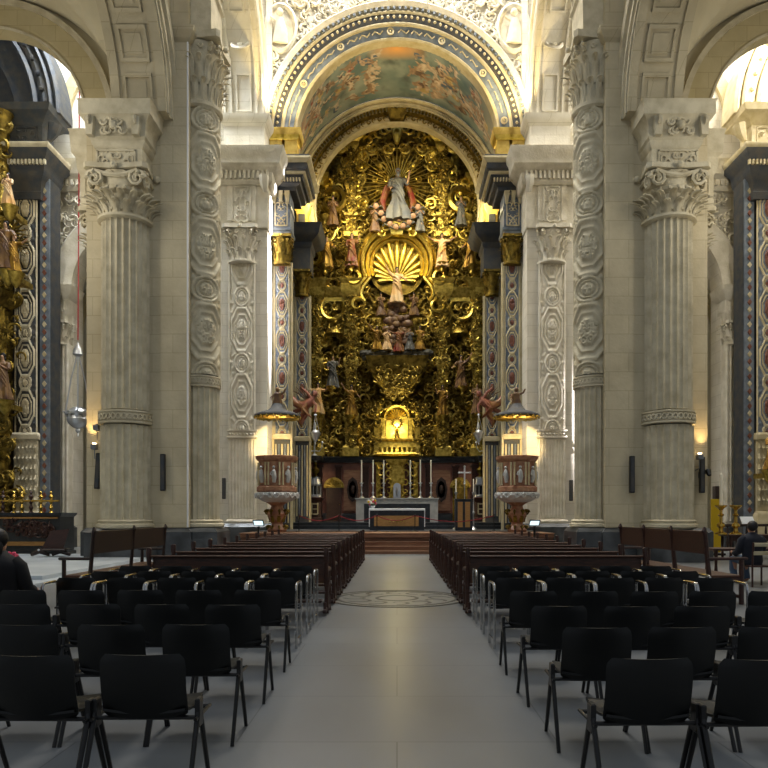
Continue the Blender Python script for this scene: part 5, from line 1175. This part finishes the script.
for k, (s, px, y, pose, rb, h, lb) in enumerate(sa):
    statue('angel_statue' if k < 3 else 'saint_statue', lb, 'statue', (X(px, 28.4), 28.4, Z(y, 28.4)), h, pose, rb, k < 2, 1, seed=60+k)
    # small gilt console carries it
    o = MB(); o.lathe([(.03, -.6), (.2, -.4), (.3, -.1), (.36, 0), (.01, .01)], 12, (X(px, 28.4), 28.55, Z(y, 28.4))); o.box(X(px, 28.4)-.1, X(px, 28.4)+.1, 28.5, 29.7, Z(y, 28.4)-.3, Z(y, 28.4)-.1)
    o.build('console', 'gold', bpy.data.objects['side_altarpiece' if s < 0 else 'side_altarpiece.001'])
# left altar table, balustrade
ta = empty('side_altar_table', (-15, 26.6, 0), 'dark carved side altar table with reddish relief front at the left edge', 'altar')
MB().stack(-15.0, 26.7, 2.45, .6, [(.03, 0), (.03, .12), (-.03, .15), (-.03, 1.42), (.04, 1.5), (.06, 1.58)]).build('body', 'black_marble', ta)
mb = MB(); scatter(mb, 50, lambda R: (R.uniform(-14.6, -12.9), R.uniform(.75, 1.3)), .1, .2, 26.12, 5, mirror=False, r=.16, yj=.03); mb.build('front_relief', 'wood_red', ta)
mb = MB(); mb.box(-15.5, -12.65, 26.06, 26.14, .35, .5); mb.box(-15.5, -12.65, 26.06, 26.14, 1.36, 1.42); mb.build('front_rail', 'wood_light', ta)
ba = empty('gilded_balustrade', (-17, 26.8, 1.58), 'small gilded balustrade with turned balusters standing on the left altar table', 'balustrade')
mb = MB(); mb.rbox(-16.9, -12.95, 26.75, 26.87, 2.0, 2.07, .01); mb.build('rail', 'brass', ba)
for i, px in enumerate((3, 14, 22, 31, 41, 51)):
    x = X(px, 26.8); MB().lathe([(.01, 1.58), (.1, 1.58), (.04, 1.66), (.08, 1.78), (.03, 1.9), (.07, 1.98), (.04, 2.1), (.09, 2.2), (.03, 2.3), (.06, 2.36), (.01, 2.42)], 10, (x, 26.8, 0)).build('baluster', 'brass' if i % 3 else 'wood_red', ba)
# low pale marble platform and folding seat
rec(MB().box(-17, -7.6, 14.6, 24, 0, .08).box(-17, -7.9, 15.6, 24, .08, .17).build('marble_platform', 'pale_floor', smooth=False), 'low pale marble platform on the floor left of the pews', 'platform')
pk = empty('folding_seat', (-11.3, 22.6, .17), 'red brown leather backed folding seat on the pale platform at left', 'seat')
d = 22.6; xx = -10.95
T = TR(xx, d, .17, rz=.15, s=.85)
MB().prism([(-.38, .28), (.2, .28), (.42, 1.05), (-.12, .98)], -.05, .03, 'y', T=T).build('back_panel', 'wood_red', pk)
MB().prism([(-.62, .22), (-.38, .28), (-.12, .98), (-.28, .9)], .0, .06, 'y', T=T).build('side_panel', 'wood_red', pk)
for q in (-.75, .0):
    mb = MB(); mb.tube([(q-.2, 0, .06), (q+.1, 0, .22), (q+.45, 0, .06)], [.06, .12, .06], 8, T=T); mb.ball((q+.1, -.1, .25), .05, T=T, n=8, k=5, m=1); mb.build('foot', ['wood_dark', 'silver'], pk)
mb = MB(); mb.rbox(-.5, .35, -.35, .3, .22, .3, .02, T=T); mb.build('seat', 'wood_dark', pk)
# silver lamp on a red cord
ld = 27.4; lx = X(78, ld); zb = Z(418, ld)
ce = MB().box(-20, -9.0, 26.0, 32, 25.4, 25.8).build('ceiling_transept_left', 'white_stone', kind='structure', smooth=False)
lm = empty('sanctuary_lamp', (lx, ld, zb), 'silver hanging sanctuary lamp on a red cord in the left transept', 'lamp')
mb = MB(); mb.tube([(lx, ld, Z(340, ld)), (lx+.1, ld, 25.5)], .022, 6); mb.build('cord', 'cord', lm)
mb = MB(); mb.lathe([(.01, -.75), (.05, -.7), (.03, -.6), (.1, -.5), (.08, -.42), (.22, -.36), (.36, -.22), (.42, -.05), (.38, .08), (.48, .14), (.48, .2), (.36, .24), (.3, .34), (.16, .42), (.01, .44)], 20, (lx, ld, zb))
for i in range(10): a = TAU*i/10; leaf(mb, lx, ld, zb, a, .3, .07, .15, 0, .42)
mb.build('bowl', 'silver', lm)
mb = MB()
for i in range(4): a = TAU*i/4+.4; mb.tube([(lx, ld, Z(352, ld)), (lx+.25*math.cos(a), ld+.25*math.sin(a), Z(380, ld)), (lx+.46*math.cos(a), ld+.46*math.sin(a), zb+.1)], .028, 5)
mb.lathe([(.02, -.2), (.2, -.1), (.16, .1), (.05, .3), (.02, .4)], 12, (lx, ld, Z(352, ld))); mb.build('chain', 'silver', lm)
# right side: table with brass candlesticks, banner, rail, person at desk
tb = empty('side_table', (12.3, 24, 0), 'dark wooden side table carrying two brass candlesticks at right', 'table')
MB().rbox(11.2, 13.4, 23.6, 24.4, .78, .84, .01).build('tabletop', 'wood_red', tb)
for x in (11.3, 13.3):
    for y in (23.7, 24.3): MB().lathe([(.03, 0), (.05, .1), (.03, .4), (.055, .6), (.05, .78)], 10, (x, y, 0)).build('leg', 'wood_red', tb)
MB().rbox(11.3, 13.3, 23.68, 23.72, .62, .78, .01).build('apron', 'wood_red', tb)
for px, lb, cd in ((721, 'tall brass candlestick with long white candle on the right side table', True), (735.8, 'brass candlestick without a candle on the right side table', False)):
    x = X(px, 24); r = empty('brass_candlestick', (x, 24, .84), lb, 'candlestick')
    MB().lathe([(.01, 0), (.2, 0), (.19, .04), (.08, .1), (.06, .2), (.14, .28), (.12, .36), (.05, .42), (.05, .6), (.11, .66), (.05, .72), (.05, .82), (.12, .9), (.2, .96), (.2, 1.0), (.01, 1.0)], 18, (x, 24, .84)).build('stick', 'brass', r)
    if cd: MB().lathe([(.01, 1.0), (.055, 1.0), (.05, 2.05), (.01, 2.1)], 12, (x, 24, .84)).build('candle', 'candle', r)
bn = empty('yellow_banner', (X(716.5, 26), 26, 0), 'narrow yellow banner stand with a brown box above, behind the side table', 'banner')
x = X(716.5, 26); MB().rbox(x-.2, x+.16, 26, 26.04, .1, Z(499, 26), .008).build('cloth', 'yellow', bn); MB().rbox(x-.3, x+.3, 25.9, 26.15, 0, .08, .01).build('foot', 'black_metal', bn)
MB().rbox(x-.02, x+.24, 26.05, 26.3, Z(500, 26), Z(486, 26), .01).build('box', 'wood_dark', bn); MB().lathe([(.01, 0), (.025, 0), (.025, Z(490, 26)), (.01, Z(490, 26))], 8, (x, 26.15, 0)).build('pole', 'black_metal', bn)
rl = empty('altar_rail', (14.5, 27, 0), 'dark wooden rail with brass flecked balusters before the right side altar', 'rail')
MB().rbox(12.6, 17.4, 26.9, 27.1, 1.05, 1.15, .01).build('top_rail', 'wood_dark', rl); MB().rbox(12.6, 17.4, 26.92, 27.08, .1, .2, .01).build('bottom_rail', 'wood_dark', rl)
for i in range(13): MB().lathe([(.03, .2), (.06, .4), (.03, .6), (.05, .85), (.03, 1.05)], 8, (12.75+.37*i, 27, 0)).build('baluster', 'wood_dark', rl)
px_, dd = X(747.5, 24.6), 24.6
ps = empty('paper_stand', (px_, dd, 0), 'white sheet on a thin stand in front of the seated person', 'sheet')
MB().lathe([(.01, 0), (.16, 0), (.16, .02), (.015, .04), (.015, 1.2), (.01, 1.2)], 10, (px_, dd, 0)).build('stand', 'black_metal', ps); MB().rbox(-.26, .26, -.01, .01, -.13, .16, .003, T=TR(px_, dd, 1.3, rx=-.5, rz=.2)).build('sheet', 'paper', ps)

# ================================================================ PEOPLE
def hair_cap(parent, bun=False):
    mb = MB(); mb.ball((0, .012, 1.195), .108, e=(.9, 1.02, 1.0), n=18, k=12)
    if bun: mb.ball((0, .09, 1.24), .065, e=(1, 1, 1), n=12, k=8); mb.ball((0, .07, 1.1), .09, e=(1, .6, 1.2), n=12, k=8)
    o = mb.build('hair', 'hair'); o.parent = parent; o.matrix_parent_inverse = Matrix()
def person(loc, rz, label, coat, trousers, bun=False, scale=1.0):
    r = empty('person', loc, label, 'person'); r.rotation_euler = (0, 0, rz); r.scale = (scale,)*3
    me = BODY['sit'].copy(); me.materials.clear(); me.materials.append(M['skin'])
    b = bpy.data.objects.new('body', me); col.objects.link(b); b.parent = r
    mb = MB(); mb.lathe([(.185, .42), (.2, .5), (.185, .62), (.2, .78), (.225, .9), (.2, .97), (.11, 1.03), (.07, 1.07)], 28, T=Matrix.Diagonal((1.08, .74, 1, 1)), fl=lambda a, z: .03*math.sin(5*a+z*9))
    for sx in (-1, 1): mb.tube([(sx*.15, 0, .95), (sx*.21, -.01, .9), (sx*.26, -.06, .68), (sx*.24, -.18, .64), (sx*.2, -.29, .64)], [.085, .085, .07, .062, .05], 12)
    o = mb.build('coat', coat, ang=60); o.parent = r
    mb = MB()
    for sx in (-1, 1): mb.tube([(sx*.08, .02, .48), (sx*.11, -.2, .51), (sx*.135, -.44, .5), (sx*.135, -.44, .3), (sx*.135, -.38, .1)], [.11, .1, .08, .072, .06], 12)
    o = mb.build('trousers', trousers, ang=60); o.parent = r
    hair_cap(r, bun); return r
def simple_chair(loc, rz, label, wood='wood_light', back='wood_light'):
    r = empty('wooden_chair', loc, label, 'chair'); r.rotation_euler = (0, 0, rz)
    def a(mb, n, m='wood_red'): o = mb.build(n, m); o.parent = r
    for x in (-.2, .2):
        a(MB().tube([(x, -.2, 0), (x, -.2, .43)], .02, 8), 'leg'); a(MB().tube([(x, .2, 0), (x, .2, .45), (x, .25, .95)], .02, 8), 'leg')
    a(MB().rbox(-.23, .23, -.23, .22, .42, .455, .01), 'seat', wood); mb = MB()
    for z in (.68, .86): mb.rbox(-.2, .2, .21, .25, z, z+.08, .01)
    a(mb, 'backrest', back); return r
pd_ = 15.0
simple_chair((X(757, pd_), pd_, 0), 0.0+PI, 'wooden chair with pale back rails under the person at right', 'wood_red', 'cream_poly')
person((X(755, pd_), pd_+.12, 0), PI+.1, 'person in dark navy jacket and jeans seated at a desk, seen from behind', 'navy', 'denim', False, 1.08)
dk = empty('reading_desk', (8.3, 16.0, 0), 'dark wooden desk before the seated person at the right edge', 'desk')
MB().rbox(7.1, 9.6, 15.72, 16.35, .72, .77, .01).build('desktop', 'wood_red', dk)
for x in (7.2, 9.5):
    for y in (15.8, 16.27): MB().lathe([(.03, 0), (.045, .15), (.03, .4), (.045, .72)], 10, (x, y, 0)).build('leg', 'wood_red', dk)
lp = 7.75
simple_chair((X(-2, lp), lp-.15, 0), PI, 'light wood backed chair under the dark haired person at the left edge', 'wood_light', 'wood_light')
person((X(-2, lp), lp, 0), PI, 'person in a black coat with dark hair in a bun, seated at the left edge', 'blackcloth', 'blackcloth', True, 1.08)
fl = empty('flower_pot', (X(10, 15.8), 15.8, .17), 'small pot of pink flowers standing on the pale platform', 'flowers')
x = X(12, 15.9); MB().lathe([(.01, .17), (.14, .17), (.2, .45), (.22, .48), (.01, .46)], 14, (x, 15.9, 0)).build('pot', 'silver', fl)
R = random.Random(6)
for i in range(9): MB().ball((x+R.uniform(-.12, .12), 15.9+R.uniform(-.1, .1), .5+R.uniform(0, .18)), .05, n=8, k=5).build('blossom', 'pink', fl)

# ================================================================ FITTINGS ON THE PIERS
def speaker(px, y0, y1, d, label, tilt=0):
    x = X(px, d); z0, z1 = Z(y1, d), Z(y0, d); w = .075
    r = empty('column_speaker', (x, d, z0), label, 'speaker', 'column speakers')
    T = Matrix.Translation((x, d, (z0+z1)/2)) @ Matrix.Rotation(tilt, 4, 'Y') @ Matrix.Translation((-x, -d, -(z0+z1)/2))
    MB().rbox(x-w, x+w, d-.06, d+.06, z0, z1, .015, T=T).build('case', 'black_metal', r)
    MB().rbox(x-w+.02, x+w-.02, d-.068, d-.055, z0+.04, z1-.04, .004, T=T).build('grille', 'dark_poly', r)
    MB().box(x-.04, x+.04, d+.05, d+.2, (z0+z1)/2-.1, (z0+z1)/2+.1).build('bracket', 'wire', r)
speaker(163, 454, 491, 22.8, 'slim black column speaker on the flat face of the left pier')
speaker(98, 453, 489, 22.8, 'slim black column speaker tilted on the outer edge of the left pier', .06)
speaker(632, 456, 493, 22.8, 'slim black column speaker on the flat face of the right pier')
speaker(702, 457, 493, 22.8, 'slim black column speaker on the outer edge of the right pier')
speaker(224, 478, 499, 31.0, 'small black column speaker on the white pier near the left pulpit')
speaker(571, 480, 501, 31.0, 'small black column speaker on the white pier near the right pulpit')
def wall_lamp(px, y, d, label, lit=True):
    x, z = X(px, d), Z(y, d); r = empty('wall_spotlight', (x, d, z), label, 'spotlight', 'wall spotlights')
    MB().rbox(x-.08, x+.08, d-.12, d+.1, z-.12, z+.06, .02).build('housing', 'wire', r)
    MB().lathe([(.01, .06), (.05, .06), (.06, .09), (.01, .1)], 12, (x, d-.02, z)).build('bulb', 'lamp_glow' if lit else 'wire', r)
    MB().tube([(x, d, z-.1), (x, d+.02, z-.4), (x, d+.3, z-.45)], .018, 6).build('cable', 'wire', r)
wall_lamp(94.5, 446, 22.7, 'small wall spotlight above the tilted speaker on the left pier')
wall_lamp(699.5, 456, 22.7, 'small lit wall spotlight above the speaker on the right pier')
wall_lamp(97, 427, 22.7, 'upper unlit wall spotlight on the outer edge of the left pier', False)
x, z = X(708, 22.7), Z(473, 22.7)
r = empty('black_floodlight', (x, 22.7, z), 'small black round floodlight beside the right pier speaker', 'spotlight')
MB().lathe([(.01, -.1), (.06, -.1), (.1, .1), (.01, .1)], 14, T=TR(x, 22.65, z, rx=-.6)).build('head', 'black_metal', r); MB().box(x-.03, x+.03, 22.65, 23.0, z-.03, z+.03).build('bracket', 'wire', r)
for s in (-1, 1):
    x, d = s*abs(X(278, 31)), 30.9; z = Z(152, 31)
    r = empty('cornice_floodlight', (x, d, z), 'small black floodlight on the cornice tip of the %s white pier' % SIDE[s], 'floodlight', 'cornice floodlights')
    MB().lathe([(.01, -.12), (.09, -.12), (.13, .12), (.01, .12)], 12, T=TR(x, d, z+.15, rx=.5)).build('head', 'black_metal', r); MB().box(x-.04, x+.04, d, d+.3, z-.02, z+.1).build('bracket', 'black_metal', r)

# ================================================================ BENCHES, PEWS, CHAIRS
def settle(s, x, y, L, n, label, rz=0, W='wood_red'):
    r = empty('high_backed_settle', (x, y, 0), label, 'bench'); r.rotation_euler = (0, 0, rz)
    def a(mb, nm, m=None): o = mb.build(nm, m or W); o.parent = r
    for i in range(n+1):
        yy = L*i/n
        a(MB().tube([(s*.08, yy, 0), (s*.05, yy, .5), (-s*.02, yy, 1.2), (-s*.04, yy, 1.26), (-s*.03, yy, 1.33)], [.04, .042, .04, .05, .015], 8), 'post')
        if i in (0, n):
            a(MB().tube([(s*.62, yy, 0), (s*.62, yy, .76)], .042, 8), 'leg'); a(MB().rbox(min(-s*.0, s*.72), max(0, s*.72), yy-.04, yy+.04, .76, .81, .015), 'arm')
            a(MB().rbox(min(0, s*.62), max(0, s*.62), yy-.02, yy+.02, .38, .46, .01), 'side_rail')
    for i in range(n): a(MB().rbox(min(-s*.02, s*.02), max(-s*.02, s*.02), L*i/n+.04, L*(i+1)/n-.04, .86, 1.26, .008, T=Matrix.Shear('XY', 4, (-.0, 0)) if False else None), 'back_panel')
    a(MB().rbox(min(s*.03, s*.64), max(s*.03, s*.64), -.02, L+.02, .46, .5, .01), 'seat', 'wood'); a(MB().rbox(s*.6-.02, s*.6+.02, 0, L, .1, .16, .01), 'stretcher')
settle(1, 5.3, 12.0, 3.9, 3, 'long dark wooden settle with three back panels, angled right of the pews', .05)
settle(-1, -5.22, 12.0, 3.4, 2, 'long dark wooden settle with two back panels, left of the pews', -.03, 'wood_dark'); bpy.data.objects['high_backed_settle.001'].scale = (.8, 1, 1)

def make_pew():
    r = empty('wooden_pew', (0, 0, 0), '', 'pew'); W = 1.385
    MB().rbox(-W+.04, W-.04, .0, .03, .47, .88, .005, T=Matrix.Rotation(-.06, 4, 'X')).build('backrest', 'wood', r)
    MB().rbox(-W, W, -.03, .055, .875, .905, .01).build('top_rail', 'wood', r)
    MB().rbox(-W+.04, W-.04, .02, .42, .43, .46, .01).build('seat', 'wood', r)
    MB().rbox(-W+.04, W-.04, -.3, -.16, .2, .25, .015).build('kneeler', 'wood', r)
    for s in (-1, 1):
        mb = MB(); x = s*W
        mb.tube([(x, .0, 0), (x, .02, .35), (x, .04, .5), (x, .0, .75), (x, -.03, .92), (x, -.015, 1.0), (x, .04, 1.0)], [.04, .03, .045, .03, .04, .045, .03], 8)
        mb.tube([(x, .4, 0), (x, .4, .12), (x, .4, .3), (x, .4, .5), (x, .41, .66)], [.045, .028, .045, .028, .035], 8)
        mb.tube([(x, .02, .66), (x, .25, .69), (x, .46, .66)], [.03, .035, .04], 8)
        for y in (.1, .2, .3): mb.tube([(x, y, .08), (x, y, .2), (x, y, .3), (x, y, .42), (x, y, .55), (x, y, .66)], [.015, .028, .014, .028, .014, .02], 6)
        mb.rbox(x-.025, x+.025, -.32, .46, .04, .1, .01); mb.rbox(x-.02, x+.02, 0, .42, .4, .46, .01)
        mb.tube([(x, -.23, .08), (x, -.23, .2)], .025, 6)
        mb.build('carved_end', 'wood_red', r)
    return r
pew = make_pew(); ORD = ['first', 'second', 'third', 'fourth', 'fifth', 'sixth', 'seventh', 'eighth', 'ninth', 'tenth', 'eleventh']
first = True
for s in (-1, 1):
    for k in range(11):
        o = pew if first else copy_tree(pew); first = False
        place(o, (s*2.49, 10.95+1.2*k, 0), label='brown wooden pew %s of the aisle, %s row behind the black chairs' % (SIDE[s], ORD[k]), group='pews %s of the aisle' % SIDE[s])

def shell(mb, w, z0, z1, kind):
    def fn(u, v):
        q = 2*u-1; rr = .07
        if kind == 'back':
            z = z0+(z1-z0)*v; e = max(0, (z-(z1-rr))/rr); e2 = max(0, (z0+rr*.6-z)/(rr*.6)); xw = w*(1-(1-math.sqrt(max(0, 1-e*e)))*.14-(1-math.sqrt(max(0, 1-e2*e2)))*.12)
            return (q*xw, .07*(1-v)+.045*q*q-.02*math.sin(PI*v), z)
        y = .06+.42*v; e = max(0, (v-.85)/.15)
        return (q*w*(1-.1*(1-math.sqrt(max(0, 1-e*e)))), y, .47-.03*math.sin(PI*min(1, v*1.15))+.02*q*q-.04*e*e)
    return mb.grid(14, 14, fn)
def solid(o, t=.014):
    m = o.modifiers.new('thickness', 'SOLIDIFY'); m.thickness = t; m.offset = 0
    dg = bpy.context.evaluated_depsgraph_get(); dg.update(); me = bpy.data.meshes.new_from_object(o.evaluated_get(dg)); o.modifiers.clear(); o.data = me; me.shade_smooth(); me.set_sharp_from_angle(angle=.9)
def make_chair(chrome):
    r = empty('chair' if not chrome else 'chrome_leg_chair', (0, 0, 0), '', 'chair')
    b_ = shell(MB(), .232, .44, .80, 'back').build('backrest', 'black_plastic', r); solid(b_)
    q = shell(MB(), .225, 0, 0, 'seat').build('seat', 'black_plastic', r); solid(q)
    for y in (.1, .33): MB().tube([(-.285, y, .435), (.285, y, .435)], .013, 8).build('cross_bar', 'black_metal', r)
    for s in (-1, 1):
        x = s*.285
        if chrome:
            pts = [(x, -.2, 0)]+[(x, -.08-.12*math.cos(PI*i/10*.5), .66+.12*math.sin(PI*i/20)) for i in range(11)]
            pts = [(x, -.2, 0), (x, -.2, .66)]+[(x, -.2+.06-.06*math.cos(PI*i/8*.5), .66+.09*math.sin(PI*i/16)) for i in range(1, 9)]+[(x, .1, .75)]+[(x, .1+.06*math.sin(PI*i/16), .69+.06*math.cos(PI*i/16)) for i in range(1, 9)]+[(x, .16, 0)]
            MB().tube(pts, .016, 8, up=(1, 0, 0)).build('side_frame', 'chrome', r)
            MB().tube([(x, -.2, .1), (x, .16, .1)], .01, 6).build('stretcher', 'chrome', r)
        else:
            MB().tube([(x, .13, .52), (x, -.11, 0)], [.016, .013], 8).build('leg', 'black_metal', r)
            MB().tube([(x, .12, .52), (x, .35, 0)], [.016, .013], 8).build('leg', 'black_metal', r)
            MB().rbox(x-.014, x+.014, .09, .16, .38, .54, .006).build('bracket', 'black_metal', r)
            MB().tube([(x, .05, .435), (x, .36, .435)], .011, 6).build('seat_rail', 'black_metal', r)
    return r
ca_, cb_ = make_chair(False), make_chair(True); used = set()
rows = [(3.78, 2, 0), (4.8, 3, 0), (5.87, 4, 0), (6.97, 5, 0), (8.3, 5, 1), (9.25, 5, 1), (10.15, 5, 1)]
Rn = random.Random(12)
for s in (-1, 1):
    for ri, (d, n, ch_) in enumerate(rows):
        if s > 0 and not ch_: d -= .11
        for k in range(n):
            p = cb_ if ch_ else ca_; o = p if p.name not in used else copy_tree(p); used.add(p.name)
            x0 = (1.39 if s < 0 else 1.35)+(.06 if ch_ else 0); jx = Rn.uniform(-.01, .01)
            place(o, (s*(x0+.59*k)+jx, d+Rn.uniform(-.02, .02), 0), Rn.uniform(-.03, .03),
                  label='black chair %s of the aisle, %s row from the viewer, %s' % (SIDE[s], ORD[ri], ('nearest the aisle', 'second from the aisle', 'third from the aisle', 'fourth from the aisle', 'fifth from the aisle')[k]), group=('chrome legged' if ch_ else 'black legged')+' chairs %s of the aisle' % SIDE[s])
# ================================================================ CAMERA AND LIGHT
cam = bpy.data.cameras.new('camera'); co = bpy.data.objects.new('camera', cam); col.objects.link(co)
co.location = (0, 0, EYE); co.rotation_euler = (PI/2, 0, 0); cam.sensor_width = 36; cam.lens = 36*F/768
cam.shift_x = (384-CX)/768; cam.shift_y = (HY-384)/768; cam.clip_end = 200
sc.camera = co
w = bpy.data.worlds.new('world'); sc.world = w; w.use_nodes = True
w.node_tree.nodes['Background'].inputs[0].default_value = (.82, .9, 1, 1); w.node_tree.nodes['Background'].inputs[1].default_value = .26
def light(kind, loc, tgt, energy, c=(1, 1, 1), size=1, sy=None, spot=None, blend=.5, name='lamp'):
    d = bpy.data.lights.new(name, kind); d.energy = energy; d.color = c
    if kind == 'AREA':
        d.size = size
        if sy: d.shape = 'RECTANGLE'; d.size_y = sy
    else: d.shadow_soft_size = size
    if spot: d.spot_size = math.radians(spot); d.spot_blend = blend
    o = bpy.data.objects.new(name, d); col.objects.link(o); o.location = loc
    if tgt: o.rotation_euler = (Vector(tgt)-Vector(loc)).to_track_quat('-Z', 'Y').to_euler()
    return o
# daylight falling through the lantern of the crossing dome and the transept windows
light('AREA', (0, 28.5, 34), (0, 29.0, 0), 6500, (1, .95, .86), 8, name='dome_daylight')
light('AREA', (0, 7, 24), (0, 7.5, 0), 900, (.82, .91, 1), 9, 14, name='nave_window_daylight')
light('AREA', (-12.5, 28.3, 25.2), (-11, 27.5, 0), 2300, (.85, .92, 1), 4, name='transept_window_left')
light('AREA', (16, 28, 22), (-2, 31, 10), 1500, (1, .97, .9), 4, name='transept_window_right')
light('AREA', (14.5, 31, 24), (14.5, 35, 15), 600, (1, .93, .8), 3, name='right_chapel_window')
# sun reaching the sides of the far piers through high windows
light('SPOT', (3.5, 27, 25), (-5.88, 32.2, Z(275, 33)), 260000, (.9, .88, 1), .05, spot=22, blend=.5, name='sun_shaft').scale = (.15, 1, 1)
light('SPOT', (-2.5, 26.5, 24), (8.5, 31.5, Z(425, 31.5)), 230000, (1, .95, 1), .05, spot=13, blend=.5, name='sun_shaft').scale = (.13, 1, 1)
# floodlights standing on the cornices, lighting the arch and the altarpiece
for s in (-1, 1):
    light('SPOT', (s*5.6, 31.2, 19.6), (s*3.8, 33, 26), 1250, (1, .77, .37), .2, spot=120, blend=.8, name='cornice_floodlight')
    light('POINT', (s*4.6, 35.2, 18.6), None, 60, (1, .82, .42), .2, name='impost_lamp')
    light('SPOT', (s*4.0, 34.2, 18.2), (-s*.8, 40, 17.5), 1250, (1, .85, .5), .3, spot=75, blend=.8, name='altarpiece_floodlight')
    light('POINT', (s*4.3, 36.2, 17.4), None, 140, (1, .8, .4), .15, name='side_lamp')
    light('SPOT', (s*5.0, 29.2, 5.4), (s*5.95, 33, 4.2), 1100, (1, .74, .36), .1, spot=48, blend=.6, name='pulpit_lamp')
    light('POINT', (s*4.9, 28.3, 5.2), None, 14, (1, .66, .28), .1, name='canopy_lamp')
    light('SPOT', (s*9.98, 22.72, 3.75 if s < 0 else 3.4), (s*10.0, 22.98, 5.4), 150, (1, .7, .32), .04, spot=55, blend=.8, name='pier_uplight')
    light('AREA', (s*14.3, 17.5, 9), (s*14.3, 19.5, 19), 260, (1, .95, .82), 4, name='aisle_vault_fill')  # added upward fill, brightens the aisle vault like bounced light
    light('AREA', (s*13.5, 18, 13), (s*14, 26, 6), 260, (1, .93, .8), 3, name='aisle_window_daylight')
light('AREA', (0, 35.5, 18.8), (0, 40, 9), 420, (1, .93, .72), 4, name='chancel_fill')  # added weak fill that softens contrast on the altarpiece, no opening here
light('POINT', (0, 38.6, Z(424, 38.6)), None, 130, (1, .85, .4), .12, name='tabernacle_lamp')
sc.view_settings.view_transform = 'Standard'; sc.view_settings.look = 'None'; sc.view_settings.gamma = 1; sc.view_settings.exposure = .1
sc.view_settings.use_curve_mapping = False
sc.cycles.max_bounces = 5; sc.cycles.diffuse_bounces = 3; sc.cycles.glossy_bounces = 3; sc.cycles.sample_clamp_indirect = 4; sc.cycles.use_denoising = True
